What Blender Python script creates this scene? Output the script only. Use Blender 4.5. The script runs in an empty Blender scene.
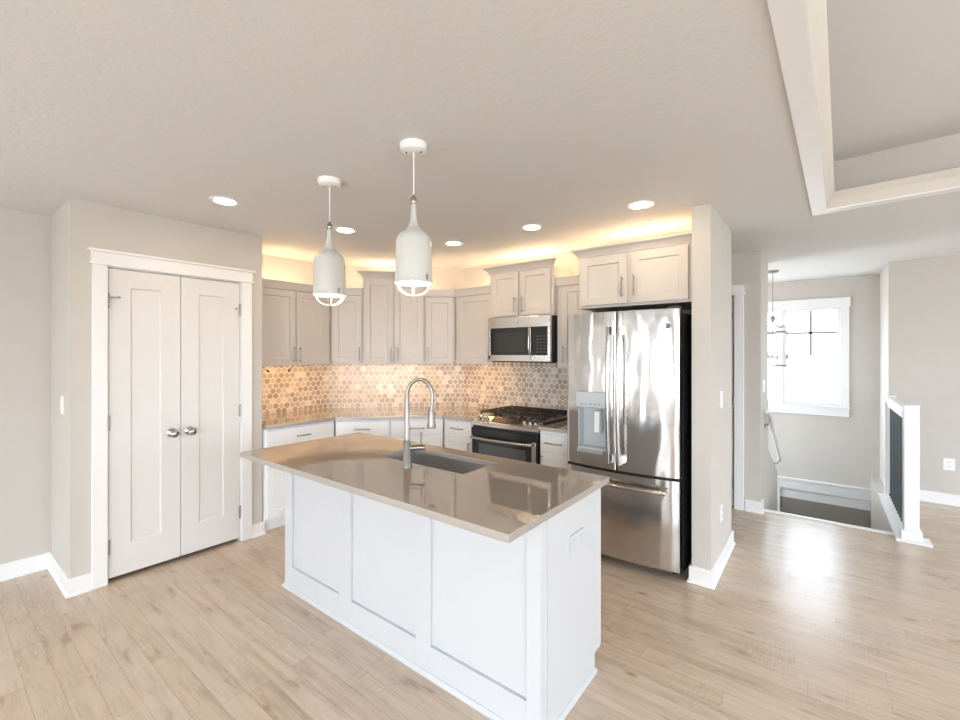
import bpy, math, random
from mathutils import Vector, Matrix
R = math.radians
random.seed(7)
sc = bpy.context.scene
COL = sc.collection

# ------------------------------------------------------------------ camera
cam = bpy.data.objects.new('camera', bpy.data.cameras.new('camera'))
COL.objects.link(cam)
cam.location = (0, 0, 1.5)
cam.rotation_euler = (R(90), 0, R(37.953))
cam.data.sensor_width = 36
cam.data.lens = 439.65 / 960 * 36
cam.data.shift_y = -6.64 / 960
cam.data.clip_start = 0.05
sc.camera = cam

# ------------------------------------------------------------------ sky, exposure
SKY = 15.7
world = bpy.data.worlds.new('sky'); sc.world = world
world.use_nodes = True
bg = world.node_tree.nodes['Background']
_t = world.node_tree                      # bright sky above the horizon, duller ground below it
_tc = _t.nodes.new('ShaderNodeTexCoord'); _sx = _t.nodes.new('ShaderNodeSeparateXYZ'); _rp = _t.nodes.new('ShaderNodeValToRGB')
_t.links.new(_tc.outputs['Generated'], _sx.inputs[0])
_mr = _t.nodes.new('ShaderNodeMapRange'); _mr.inputs[1].default_value = -1; _mr.inputs[2].default_value = 1
_t.links.new(_sx.outputs[2], _mr.inputs[0]); _t.links.new(_mr.outputs[0], _rp.inputs[0]); _t.links.new(_rp.outputs[0], bg.inputs[0])
_rp.color_ramp.elements[0].position = 0.47; _rp.color_ramp.elements[0].color = (0.46, 0.475, 0.48, 1)
_rp.color_ramp.elements[1].position = 0.54; _rp.color_ramp.elements[1].color = (0.80, 0.90, 1.0, 1)
bg.inputs[1].default_value = SKY
sc.view_settings.view_transform = 'Standard'
sc.view_settings.look = 'None'
sc.view_settings.gamma = 1
sc.view_settings.exposure = 0.46
sc.view_settings.use_curve_mapping = False
sc.cycles.use_denoising = True
sc.cycles.max_bounces = 14
sc.cycles.diffuse_bounces = 8
sc.cycles.glossy_bounces = 6
sc.cycles.transparent_max_bounces = 12
sc.cycles.caustics_reflective = False
sc.cycles.caustics_refractive = False
CAN_W, COVE, UNDER, BULB = 60.0, 75.0, 17.0, 28.0
WARM = (1.0, 0.70, 0.42)

def portal(loc, rot, sx, sy):
    """daylight portal in a window opening: only guides sampling of the sky"""
    l = bpy.data.lights.new('window_portal', 'AREA'); l.shape = 'RECTANGLE'; l.size = sx; l.size_y = sy
    l.cycles.is_portal = True
    o = bpy.data.objects.new('window_portal', l); COL.objects.link(o)
    o.location = loc; o.rotation_euler = rot

FXL = -4.28
# back wall windows, right wall windows, foyer window
BACKWIN = [(-4.15, -3.40, 0.06, 2.20), (-2.35, -1.65, 0.06, 2.20), (-0.85, -0.45, 0.06, 2.20), (0.7, 3.9, 0.06, 2.35)]  # first opening added to brighten the walls, last one widened for more daylight
RIGHTWIN = [(-2.6, -1.4, 0.35, 2.25), (0.7, 1.7, 0.35, 2.25), (3.6, 4.8, 0.35, 2.25)]  # last opening added to brighten the hall and foyer
for x0, x1, z0, z1 in BACKWIN:
    portal(((x0+x1)/2, -4.26, (z0+z1)/2), (R(90), 0, 0), x1-x0, z1-z0)
LEFTWIN = (-1.62, -1.22, 0.30, 2.2)
portal((FXL-0.06, (LEFTWIN[0]+LEFTWIN[1])/2, (LEFTWIN[2]+LEFTWIN[3])/2), (R(90), 0, R(-90)), LEFTWIN[1]-LEFTWIN[0], LEFTWIN[3]-LEFTWIN[2])
for y0, y1, z0, z1 in RIGHTWIN:
    portal((4.16, (y0+y1)/2, (z0+z1)/2), (R(90), 0, R(90)), y1-y0, z1-z0)
portal((-2.26, 6.2, 1.15), (R(90), 0, R(-90)), 1.4, 1.9)
portal((-0.46, 7.27, 1.455), (R(90), 0, R(180)), 1.27, 1.26)

# ------------------------------------------------------------------ materials
def newmat(name):
    m = bpy.data.materials.new(name); m.use_nodes = True
    nt = m.node_tree
    return m, nt, nt.nodes['Principled BSDF']

def N(nt, typ, **kw):
    n = nt.nodes.new(typ)
    for k, v in kw.items():
        if k == 'ins':
            for i, val in v.items(): n.inputs[i].default_value = val
        else: setattr(n, k, v)
    return n

def math_n(nt, op, a, b=None):
    n = nt.nodes.new('ShaderNodeMath'); n.operation = op
    for i, v in enumerate((a, b)):
        if v is None: continue
        if hasattr(v, 'is_output'): nt.links.new(v, n.inputs[i])
        else: n.inputs[i].default_value = v
    return n.outputs[0]

def vmath(nt, op, a, b=None):
    n = nt.nodes.new('ShaderNodeVectorMath'); n.operation = op
    for i, v in enumerate((a, b)):
        if v is None: continue
        if hasattr(v, 'is_output'): nt.links.new(v, n.inputs[i])
        else: n.inputs[i].default_value = v
    return n.outputs['Value'] if op in ('DOT_PRODUCT', 'LENGTH', 'DISTANCE') else n.outputs[0]

def ramp(nt, fac, stops, interp='LINEAR'):
    r = nt.nodes.new('ShaderNodeValToRGB'); r.color_ramp.interpolation = interp
    els = r.color_ramp.elements
    while len(els) < len(stops): els.new(0.5)
    for e, (p, c) in zip(els, stops):
        e.position = p; e.color = (*c, 1)
    nt.links.new(fac, r.inputs[0])
    return r.outputs[0]

def plain(name, col, rough=0.5, metal=0.0, var=0.03, scale=6.0, bump=0.0, bscale=200.0, spec=0.5):
    m, nt, p = newmat(name)
    tc = N(nt, 'ShaderNodeTexCoord')
    no = N(nt, 'ShaderNodeTexNoise', ins={'Scale': scale, 'Detail': 3.0})
    nt.links.new(tc.outputs['Object'], no.inputs['Vector'])
    lo = tuple(c*(1-var) for c in col); hi = tuple(min(1, c*(1+var)) for c in col)
    nt.links.new(ramp(nt, no.outputs[0], [(0.3, lo), (0.7, hi)]), p.inputs['Base Color'])
    p.inputs['Roughness'].default_value = rough
    p.inputs['Metallic'].default_value = metal
    p.inputs['Specular IOR Level'].default_value = spec
    if bump:
        nb = N(nt, 'ShaderNodeTexNoise', ins={'Scale': bscale, 'Detail': 4.0})
        nt.links.new(tc.outputs['Object'], nb.inputs['Vector'])
        b = N(nt, 'ShaderNodeBump', ins={'Strength': bump, 'Distance': 0.004})
        nt.links.new(nb.outputs[0], b.inputs['Height'])
        nt.links.new(b.outputs[0], p.inputs['Normal'])
    return m

def emissive(name, col, strength):
    m, nt, p = newmat(name)
    p.inputs['Base Color'].default_value = (0.9, 0.9, 0.9, 1)
    p.inputs['Emission Color'].default_value = (*col, 1)
    p.inputs['Emission Strength'].default_value = strength
    return m

def steel(name, col, rough, stretch=(2, 2, 160), wave=0.0):
    m, nt, p = newmat(name)
    tc = N(nt, 'ShaderNodeTexCoord')
    mp = N(nt, 'ShaderNodeMapping'); mp.inputs['Scale'].default_value = stretch
    nt.links.new(tc.outputs['Object'], mp.inputs['Vector'])
    no = N(nt, 'ShaderNodeTexNoise', ins={'Scale': 3.0, 'Detail': 5.0})
    nt.links.new(mp.outputs[0], no.inputs['Vector'])
    nt.links.new(ramp(nt, no.outputs[0], [(0.25, (rough*0.8,)*3), (0.75, (rough*1.2,)*3)]), p.inputs['Roughness'])
    p.inputs['Base Color'].default_value = (*col, 1)
    p.inputs['Metallic'].default_value = 1.0
    if wave:
        nw = N(nt, 'ShaderNodeTexNoise', ins={'Scale': 1.0, 'Detail': 1.0})
        mw = N(nt, 'ShaderNodeMapping'); mw.inputs['Scale'].default_value = (6, 1, 2.2)
        nt.links.new(tc.outputs['Object'], mw.inputs['Vector']); nt.links.new(mw.outputs[0], nw.inputs['Vector'])
        b = N(nt, 'ShaderNodeBump', ins={'Strength': 1.0, 'Distance': wave})
        nt.links.new(nw.outputs[0], b.inputs['Height']); nt.links.new(b.outputs[0], p.inputs['Normal'])
    return m

def ceiling_mat():
    m, nt, p = newmat('ceiling_texture_paint')
    tc = N(nt, 'ShaderNodeTexCoord')
    n1 = N(nt, 'ShaderNodeTexNoise', ins={'Scale': 42.0, 'Detail': 5.0, 'Roughness': 0.6})
    nt.links.new(tc.outputs['Object'], n1.inputs['Vector'])
    h = ramp(nt, n1.outputs[0], [(0.42, (0, 0, 0)), (0.60, (1, 1, 1))])
    b = N(nt, 'ShaderNodeBump', ins={'Strength': 0.16, 'Distance': 0.004})
    nt.links.new(h, b.inputs['Height']); nt.links.new(b.outputs[0], p.inputs['Normal'])
    p.inputs['Base Color'].default_value = (0.67, 0.667, 0.66, 1)
    p.inputs['Roughness'].default_value = 0.9
    return m

def floor_mat():
    m, nt, p = newmat('oak_plank')
    tc = N(nt, 'ShaderNodeTexCoord')
    sp = N(nt, 'ShaderNodeSeparateXYZ'); nt.links.new(tc.outputs['Object'], sp.inputs[0])
    PW, PL = 0.100, 1.15
    yr = math_n(nt, 'DIVIDE', sp.outputs[1], PW)
    row = math_n(nt, 'FLOOR', yr)
    wn = N(nt, 'ShaderNodeTexWhiteNoise', noise_dimensions='1D'); nt.links.new(row, wn.inputs['W'])
    xr = math_n(nt, 'ADD', math_n(nt, 'DIVIDE', sp.outputs[0], PL), math_n(nt, 'MULTIPLY', wn.outputs[0], 7.3))
    colm = math_n(nt, 'FLOOR', xr)
    cv = N(nt, 'ShaderNodeCombineXYZ'); nt.links.new(row, cv.inputs[0]); nt.links.new(colm, cv.inputs[1])
    w2 = N(nt, 'ShaderNodeTexWhiteNoise', noise_dimensions='2D'); nt.links.new(cv.outputs[0], w2.inputs['Vector'])
    # grain coordinates, shifted per plank
    gx = math_n(nt, 'ADD', math_n(nt, 'MULTIPLY', sp.outputs[0], 1.6), math_n(nt, 'MULTIPLY', w2.outputs[0], 37.0))
    gy = math_n(nt, 'MULTIPLY', sp.outputs[1], 22.0)
    gv = N(nt, 'ShaderNodeCombineXYZ'); nt.links.new(gx, gv.inputs[0]); nt.links.new(gy, gv.inputs[1])
    g = N(nt, 'ShaderNodeTexNoise', ins={'Scale': 1.3, 'Detail': 6.0, 'Roughness': 0.62, 'Distortion': 0.5})
    nt.links.new(gv.outputs[0], g.inputs['Vector'])
    kv = N(nt, 'ShaderNodeCombineXYZ'); nt.links.new(math_n(nt, 'MULTIPLY', gx, 1.3), kv.inputs[0]); nt.links.new(math_n(nt, 'MULTIPLY', sp.outputs[1], 7.0), kv.inputs[1])
    k = N(nt, 'ShaderNodeTexNoise', ins={'Scale': 1.7, 'Detail': 3.0, 'Roughness': 0.55}); nt.links.new(kv.outputs[0], k.inputs['Vector'])
    base = ramp(nt, w2.outputs[0], [(0.0, (0.53, 0.42, 0.32)), (0.35, (0.565, 0.455, 0.352)), (0.7, (0.60, 0.49, 0.388)), (1.0, (0.55, 0.45, 0.36))])
    grain = ramp(nt, g.outputs[0], [(0.30, (0.70, 0.66, 0.62)), (0.5, (1, 1, 1)), (0.72, (1.12, 1.12, 1.13))])
    knots = ramp(nt, k.outputs[0], [(0.27, (0.55, 0.48, 0.41)), (0.38, (0.92, 0.91, 0.89)), (0.55, (1, 1, 1)), (0.8, (1.06, 1.06, 1.08))])
    m1 = N(nt, 'ShaderNodeMix', data_type='RGBA', blend_type='MULTIPLY'); m1.inputs[0].default_value = 0.8
    nt.links.new(base, m1.inputs[6]); nt.links.new(grain, m1.inputs[7])
    m2 = N(nt, 'ShaderNodeMix', data_type='RGBA', blend_type='MULTIPLY'); m2.inputs[0].default_value = 0.75
    nt.links.new(m1.outputs[2], m2.inputs[6]); nt.links.new(knots, m2.inputs[7])
    # faint cross-grain saw marks in patches, and small dark knots
    sv = N(nt, 'ShaderNodeCombineXYZ'); nt.links.new(math_n(nt, 'MULTIPLY', sp.outputs[0], 120.0), sv.inputs[0]); nt.links.new(math_n(nt, 'MULTIPLY', sp.outputs[1], 9.0), sv.inputs[1])
    sn = N(nt, 'ShaderNodeTexNoise', ins={'Scale': 1.0, 'Detail': 2.0}); nt.links.new(sv.outputs[0], sn.inputs['Vector'])
    pn = N(nt, 'ShaderNodeTexNoise', ins={'Scale': 2.6, 'Detail': 2.0}); nt.links.new(tc.outputs['Object'], pn.inputs['Vector'])
    saw = ramp(nt, sn.outputs[0], [(0.40, (0.80, 0.80, 0.80)), (0.60, (1.06, 1.06, 1.06))])
    ms = N(nt, 'ShaderNodeMix', data_type='RGBA', blend_type='MULTIPLY')
    nt.links.new(ramp(nt, pn.outputs[0], [(0.50, (0, 0, 0)), (0.66, (0.5,)*3)]), ms.inputs[0])
    nt.links.new(m2.outputs[2], ms.inputs[6]); nt.links.new(saw, ms.inputs[7])
    vk = N(nt, 'ShaderNodeTexVoronoi', ins={'Scale': 1.0, 'Randomness': 1.0})
    kk = N(nt, 'ShaderNodeCombineXYZ'); nt.links.new(math_n(nt, 'MULTIPLY', sp.outputs[0], 2.2), kk.inputs[0]); nt.links.new(math_n(nt, 'MULTIPLY', sp.outputs[1], 4.5), kk.inputs[1])
    nt.links.new(kk.outputs[0], vk.inputs['Vector'])
    mk = N(nt, 'ShaderNodeMix', data_type='RGBA', blend_type='MULTIPLY'); mk.inputs[0].default_value = 0.8
    nt.links.new(ms.outputs[2], mk.inputs[6])
    nt.links.new(ramp(nt, vk.outputs['Distance'], [(0.02, (0.45, 0.36, 0.28)), (0.075, (0.9, 0.88, 0.85)), (0.11, (1, 1, 1))]), mk.inputs[7])
    m2 = mk
    # seams
    fy = math_n(nt, 'FRACT', yr); fx = math_n(nt, 'FRACT', xr)
    dy = math_n(nt, 'MULTIPLY', math_n(nt, 'MINIMUM', fy, math_n(nt, 'SUBTRACT', 1.0, fy)), PW)
    dx = math_n(nt, 'MULTIPLY', math_n(nt, 'MINIMUM', fx, math_n(nt, 'SUBTRACT', 1.0, fx)), PL)
    d = math_n(nt, 'MINIMUM', dx, dy)
    seam = ramp(nt, math_n(nt, 'DIVIDE', d, 0.004), [(0.25, (0.82, 0.79, 0.76)), (0.8, (1, 1, 1))])
    m3 = N(nt, 'ShaderNodeMix', data_type='RGBA', blend_type='MULTIPLY'); m3.inputs[0].default_value = 0.8
    nt.links.new(m2.outputs[2], m3.inputs[6]); nt.links.new(seam, m3.inputs[7])
    nt.links.new(m3.outputs[2], p.inputs['Base Color'])
    nt.links.new(ramp(nt, g.outputs[0], [(0.3, (0.29,)*3), (0.7, (0.23,)*3)]), p.inputs['Roughness'])
    p.inputs['Specular IOR Level'].default_value = 0.58
    b = N(nt, 'ShaderNodeBump', ins={'Strength': 0.25, 'Distance': 0.002})
    nt.links.new(seam, b.inputs['Height']); nt.links.new(b.outputs[0], p.inputs['Normal'])
    return m

def hex_mat():
    m, nt, p = newmat('hexagon_mosaic')
    uv = N(nt, 'ShaderNodeUVMap')
    P = vmath(nt, 'DIVIDE', uv.outputs[0], (0.058, 0.058, 1))
    r, h = (1.0, 1.7320508, 1.0), (0.5, 0.8660254, 0.0)
    a = vmath(nt, 'SUBTRACT', vmath(nt, 'MODULO', P, r), h)
    b = vmath(nt, 'SUBTRACT', vmath(nt, 'MODULO', vmath(nt, 'SUBTRACT', P, h), r), h)
    msk = (1.0, 1.0, 0.0)
    a = vmath(nt, 'MULTIPLY', a, msk); b = vmath(nt, 'MULTIPLY', b, msk)
    sel = math_n(nt, 'LESS_THAN', vmath(nt, 'DOT_PRODUCT', a, a), vmath(nt, 'DOT_PRODUCT', b, b))
    mx = N(nt, 'ShaderNodeMix', data_type='VECTOR'); nt.links.new(sel, mx.inputs[0])
    nt.links.new(b, mx.inputs[4]); nt.links.new(a, mx.inputs[5])
    gv = mx.outputs[1]
    idv = vmath(nt, 'SNAP', vmath(nt, 'ADD', vmath(nt, 'SUBTRACT', P, gv), (0.1, 0.1, 0)), (0.25, 0.2, 1))
    idv = vmath(nt, 'MULTIPLY', idv, msk)
    ab = vmath(nt, 'ABSOLUTE', gv)
    s = N(nt, 'ShaderNodeSeparateXYZ'); nt.links.new(ab, s.inputs[0])
    hd = math_n(nt, 'MAXIMUM', vmath(nt, 'DOT_PRODUCT', ab, (0.5, 0.8660254, 0)), s.outputs[0])
    wn = N(nt, 'ShaderNodeTexWhiteNoise', noise_dimensions='2D'); nt.links.new(idv, wn.inputs['Vector'])
    tile = ramp(nt, wn.outputs[0], [(0.0, (0.60, 0.52, 0.44)), (0.18, (0.39, 0.33, 0.28)), (0.46, (0.52, 0.45, 0.38)), (0.72, (0.45, 0.385, 0.325)), (0.90, (0.72, 0.66, 0.59))], 'CONSTANT')
    no = N(nt, 'ShaderNodeTexNoise', ins={'Scale': 60.0, 'Detail': 4.0}); nt.links.new(uv.outputs[0], no.inputs['Vector'])
    vv = ramp(nt, no.outputs[0], [(0.3, (0.85, 0.85, 0.85)), (0.7, (1.1, 1.1, 1.1))])
    m1 = N(nt, 'ShaderNodeMix', data_type='RGBA', blend_type='MULTIPLY'); m1.inputs[0].default_value = 0.8
    nt.links.new(tile, m1.inputs[6]); nt.links.new(vv, m1.inputs[7])
    dot = math_n(nt, 'GREATER_THAN', vmath(nt, 'LENGTH', gv), 0.475)
    gr = math_n(nt, 'MAXIMUM', math_n(nt, 'GREATER_THAN', hd, 0.465), dot)
    m2 = N(nt, 'ShaderNodeMix', data_type='RGBA'); nt.links.new(gr, m2.inputs[0])
    nt.links.new(m1.outputs[2], m2.inputs[6]); nt.links.new(ramp(nt, dot, [(0.0, (0.60, 0.54, 0.48)), (1.0, (0.86, 0.80, 0.73))]), m2.inputs[7])
    nt.links.new(m2.outputs[2], p.inputs['Base Color'])
    nt.links.new(ramp(nt, gr, [(0, (0.18,)*3), (1, (0.7,)*3)]), p.inputs['Roughness'])
    bp_ = N(nt, 'ShaderNodeBump', ins={'Strength': 0.4, 'Distance': 0.002}); bp_.invert = True
    nt.links.new(gr, bp_.inputs['Height']); nt.links.new(bp_.outputs[0], p.inputs['Normal'])
    return m

def quartz_mat():
    m, nt, p = newmat('taupe_quartz')
    tc = N(nt, 'ShaderNodeTexCoord')
    n1 = N(nt, 'ShaderNodeTexNoise', ins={'Scale': 260.0, 'Detail': 2.0}); nt.links.new(tc.outputs['Object'], n1.inputs['Vector'])
    n2 = N(nt, 'ShaderNodeTexNoise', ins={'Scale': 3.0, 'Detail': 3.0}); nt.links.new(tc.outputs['Object'], n2.inputs['Vector'])
    c1 = ramp(nt, n1.outputs[0], [(0.3, (0.29, 0.252, 0.214)), (0.6, (0.33, 0.29, 0.25)), (0.75, (0.385, 0.345, 0.30))])
    c2 = ramp(nt, n2.outputs[0], [(0.3, (0.94,)*3), (0.7, (1.05,)*3)])
    mm = N(nt, 'ShaderNodeMix', data_type='RGBA', blend_type='MULTIPLY'); mm.inputs[0].default_value = 1.0
    nt.links.new(c1, mm.inputs[6]); nt.links.new(c2, mm.inputs[7]); nt.links.new(mm.outputs[2], p.inputs['Base Color'])
    ge = N(nt, 'ShaderNodeNewGeometry'); gs = N(nt, 'ShaderNodeSeparateXYZ'); nt.links.new(ge.outputs['Normal'], gs.inputs[0])
    nt.links.new(ramp(nt, gs.outputs[2], [(0.75, (0.42,)*3), (0.95, (0.012,)*3)]), p.inputs['Roughness'])     # polished top, honed edges
    p.inputs['IOR'].default_value = 2.3
    p.inputs['Specular IOR Level'].default_value = 0.6
    return m

def glass_mat(name, tint=(1, 1, 1), refl=0.06):
    m = bpy.data.materials.new(name); m.use_nodes = True
    nt = m.node_tree; nt.nodes.clear()
    out = N(nt, 'ShaderNodeOutputMaterial')
    t = N(nt, 'ShaderNodeBsdfTransparent'); t.inputs[0].default_value = (*tint, 1)
    g = N(nt, 'ShaderNodeBsdfGlossy'); g.inputs['Roughness'].default_value = 0.02
    mx = N(nt, 'ShaderNodeMixShader'); mx.inputs[0].default_value = refl
    nt.links.new(t.outputs[0], mx.inputs[1]); nt.links.new(g.outputs[0], mx.inputs[2]); nt.links.new(mx.outputs[0], out.inputs[0])
    return m

M = {
 'wall': plain('greige_wall_paint', (0.555, 0.525, 0.485), 0.75, var=0.015, bump=0.06, bscale=220),
 'ceiling': ceiling_mat(),
 'cream': plain('cream_crown_paint', (0.62, 0.585, 0.53), 0.5, var=0.01),
 'trim': plain('white_trim_paint', (0.80, 0.80, 0.805), 0.4, var=0.01),
 'door': plain('white_door_paint', (0.70, 0.69, 0.68), 0.42, var=0.01),
 'cab': plain('cabinet_paint', (0.575, 0.535, 0.50), 0.42, var=0.012),
 'cabw': plain('white_base_cabinet_paint', (0.81, 0.82, 0.835), 0.40, var=0.01),  # same cabinet paint, whitened to hold the brighter light on the base cabinets
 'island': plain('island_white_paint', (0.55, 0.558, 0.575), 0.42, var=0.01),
 'floor': floor_mat(),
 'hex': hex_mat(),
 'quartz': quartz_mat(),
 'steel': steel('brushed_stainless', (0.66, 0.63, 0.61), 0.20, (90, 90, 1.2), 0.0),
 'fridge': steel('fridge_stainless', (0.60, 0.585, 0.575), 0.13, (160, 160, 1.5), 0.012),
 'steel_h': steel('brushed_stainless_wide', (0.66, 0.63, 0.60), 0.24, (1.5, 30, 30)),
 'nickel': steel('satin_nickel', (0.36, 0.33, 0.30), 0.30, (8, 8, 8)),
 'chrome': steel('polished_nickel', (0.46, 0.445, 0.43), 0.18, (8, 8, 8)),
 'faucet': steel('brushed_nickel', (0.25, 0.235, 0.22), 0.30, (1, 1, 1)),
 'sink': steel('sink_steel', (0.66, 0.66, 0.66), 0.32, (40, 3, 40)),
 'black': plain('black_enamel', (0.022, 0.021, 0.021), 0.30, var=0.1),
 'iron': plain('cast_iron', (0.028, 0.024, 0.022), 0.55, var=0.15, bump=0.2, bscale=300),
 'blackglass': plain('black_glass', (0.016, 0.017, 0.019), 0.06, var=0.05),
 'muntin': plain('grey_muntin_bar', (0.30, 0.30, 0.305), 0.5, var=0.02),
 'mwglass2': plain('display_smoked_glass', (0.028, 0.022, 0.020), 0.35, var=0.05),
 'mwglass': plain('microwave_window_mesh', (0.030, 0.029, 0.028), 0.12, var=0.05),
 'ovenglass': plain('oven_window_glass', (0.09, 0.105, 0.11), 0.10, var=0.05),
 'darkgrey': plain('dark_grey_case', (0.035, 0.034, 0.036), 0.42, var=0.06),
 'plastic': plain('white_plastic', (0.82, 0.82, 0.82), 0.35, var=0.005),
 'greyplastic': plain('grey_recess_plastic', (0.47, 0.505, 0.52), 0.35, var=0.02),
 'silver': plain('silver_panel', (0.42, 0.435, 0.45), 0.35, metal=0.4, var=0.02),
 'shade': plain('pale_sage_enamel', (0.58, 0.582, 0.555), 0.28, var=0.01),
 'rail': plain('dark_baluster_metal', (0.030, 0.036, 0.042), 0.45, var=0.05),
 'taupe': plain('taupe_door_paint', (0.30, 0.27, 0.24), 0.5, var=0.02),
 'dark': plain('dark_gap', (0.012, 0.01, 0.009), 0.8),  # black for the closet's painted shade and for the cable plugs
 'carpet': plain('stair_carpet', (0.40, 0.36, 0.32), 0.95, var=0.08, scale=60, bump=0.5, bscale=400),
 'bronze': plain('aged_bronze', (0.30, 0.25, 0.21), 0.4, metal=0.8),
 'glass': glass_mat('window_glass'),
 'glass_tint': glass_mat('tinted_window_glass', (0.66, 0.67, 0.68)),  # tint added to cut the sky glare through the foyer window
 'can': emissive('lamp_lens', (1.0, 0.74, 0.45), CAN_W),
 'cove': emissive('warm_led_strip', WARM, COVE),
 'under': emissive('warm_light_bar', (1.0, 0.58, 0.24), UNDER),
 'bulb': emissive('lit_bulb', (1.0, 0.84, 0.62), BULB),
 'screen': emissive('range_display', (0.25, 0.06, 0.03), 0.15),
 'candle': emissive('candle_bulb', (1.0, 0.85, 0.65), 6.0),
}

# ------------------------------------------------------------------ mesh builder
class MB:
    def __init__(s): s.v = []; s.f = []; s.uv = {}
    def add(s, vs, fs):
        o = len(s.v); s.v += [tuple(v) for v in vs]; s.f += [tuple(i+o for i in f) for f in fs]; return s
    def box(s, x0, x1, y0, y1, z0, z1):
        x0, x1 = sorted((x0, x1)); y0, y1 = sorted((y0, y1)); z0, z1 = sorted((z0, z1))
        return s.add([(x0,y0,z0),(x1,y0,z0),(x1,y1,z0),(x0,y1,z0),(x0,y0,z1),(x1,y0,z1),(x1,y1,z1),(x0,y1,z1)],
              [(0,3,2,1),(4,5,6,7),(0,1,5,4),(1,2,6,5),(2,3,7,6),(3,0,4,7)])
    def prism(s, poly, z0, z1):            # poly counter-clockwise in plan
        n = len(poly)
        vs = [(x, y, z0) for x, y in poly] + [(x, y, z1) for x, y in poly]
        fs = [tuple(reversed(range(n))), tuple(range(n, 2*n))] + [(i, (i+1) % n, n+(i+1) % n, n+i) for i in range(n)]
        return s.add(vs, fs)
    def prism_x(s, prof, x0, x1):          # prof (y,z), extruded along x
        n = len(prof)
        vs = [(x0, y, z) for y, z in prof] + [(x1, y, z) for y, z in prof]
        fs = [tuple(range(n)), tuple(reversed(range(n, 2*n)))] + [(n+i, n+(i+1) % n, (i+1) % n, i) for i in range(n)]
        return s.add(vs, fs)
    def lathe(s, prof, c=(0, 0, 0), axis='z', seg=32):   # prof (radius, height)
        vs = []; fs = []; rows = []
        for r, h in prof:
            row = []
            if r < 1e-6: row = [len(vs)]; vs.append((0, 0, h))
            else:
                for k in range(seg):
                    a = 2*math.pi*k/seg; row.append(len(vs)); vs.append((r*math.cos(a), r*math.sin(a), h))
            rows.append(row)
        for A, B in zip(rows, rows[1:]):
            for k in range(seg):
                a0, a1 = A[k % len(A)], A[(k+1) % len(A)]; b0, b1 = B[k % len(B)], B[(k+1) % len(B)]
                q = []
                for i in (a0, a1, b1, b0):
                    if i not in q: q.append(i)
                if len(q) > 2: fs.append(tuple(q))
        if axis == 'y': vs = [(x, -z, y) for x, y, z in vs]      # height runs towards -y
        if axis == 'x': vs = [(z, x, y) for x, y, z in vs]
        return s.add([(x+c[0], y+c[1], z+c[2]) for x, y, z in vs], fs)
    def tube(s, pts, r, seg=10, cap=True):
        pts = [Vector(p) for p in pts]; n = len(pts)
        rs = r if isinstance(r, (list, tuple)) else [r]*n
        tang = []
        for i in range(n):
            t = (pts[min(i+1, n-1)] - pts[max(i-1, 0)]); tang.append(t.normalized())
        up = Vector((0, 0, 1)) if abs(tang[0].z) < 0.9 else Vector((1, 0, 0))
        nrm = (up - tang[0]*up.dot(tang[0])).normalized()
        vs = []; fs = []
        for i in range(n):
            nrm = (nrm - tang[i]*nrm.dot(tang[i])).normalized(); bi = tang[i].cross(nrm)
            for k in range(seg):
                a = 2*math.pi*k/seg
                vs.append(tuple(pts[i] + (nrm*math.cos(a) + bi*math.sin(a))*rs[i]))
        for i in range(n-1):
            for k in range(seg):
                fs.append((i*seg+k, i*seg+(k+1) % seg, (i+1)*seg+(k+1) % seg, (i+1)*seg+k))
        if cap: fs += [tuple(reversed(range(seg))), tuple(range((n-1)*seg, n*seg))]
        return s.add(vs, fs)
    def sweep(s, prof, path, pre=None, post=None):
        """prof: closed list (out, z); path: plan polyline, outward on its right-hand side; pre/post: ghost points for end mitres"""
        P = [Vector(p) for p in path]; n = len(P)
        def nr(a, b):
            d = (b-a).normalized(); return Vector((d.y, -d.x))
        offs = []
        for i in range(n):
            a = P[i-1] if i > 0 else (Vector(pre) if pre else None)
            b = P[i+1] if i < n-1 else (Vector(post) if post else None)
            n1 = nr(a, P[i]) if a is not None else None; n2 = nr(P[i], b) if b is not None else None
            if n1 is None: offs.append(n2)
            elif n2 is None: offs.append(n1)
            else:
                m_ = (n1+n2); offs.append(m_ / max(1e-6, m_.dot(n1)))
        k = len(prof); vs = []; fs = []
        for p_, o_ in zip(P, offs):
            for out, z in prof: vs.append((p_.x+o_.x*out, p_.y+o_.y*out, z))
        for i in range(n-1):
            for j in range(k):
                fs.append((i*k+j, i*k+(j+1) % k, (i+1)*k+(j+1) % k, (i+1)*k+j))
        fs += [tuple(range(k)), tuple(reversed(range((n-1)*k, n*k)))]
        return s.add(vs, fs)
    def shaker(s, x0, x1, z0, z1, yf, th, l, r, t, b, rec=0.008):
        """framed door leaf: front face at y=yf (room side is -y), thickness th going +y"""
        yb = yf+th; q = 0.004
        O = [(x0, z0), (x1, z0), (x1, z1), (x0, z1)]
        A = [(x0+l, z0+b), (x1-r, z0+b), (x1-r, z1-t), (x0+l, z1-t)]
        B = [(x0+l+q, z0+b+q), (x1-r-q, z0+b+q), (x1-r-q, z1-t-q), (x0+l+q, z1-t-q)]
        vs = [(x, yf, z) for x, z in O]+[(x, yf, z) for x, z in A]+[(x, yf+rec, z) for x, z in B]+[(x, yb, z) for x, z in O]
        fs = [(8, 9, 10, 11), (15, 14, 13, 12)]
        for k in range(4):
            m = (k+1) % 4
            fs += [(k, m, 4+m, 4+k), (4+k, 4+m, 8+m, 8+k), (m, k, 12+k, 12+m)]
        return s.add(vs, fs)
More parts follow.
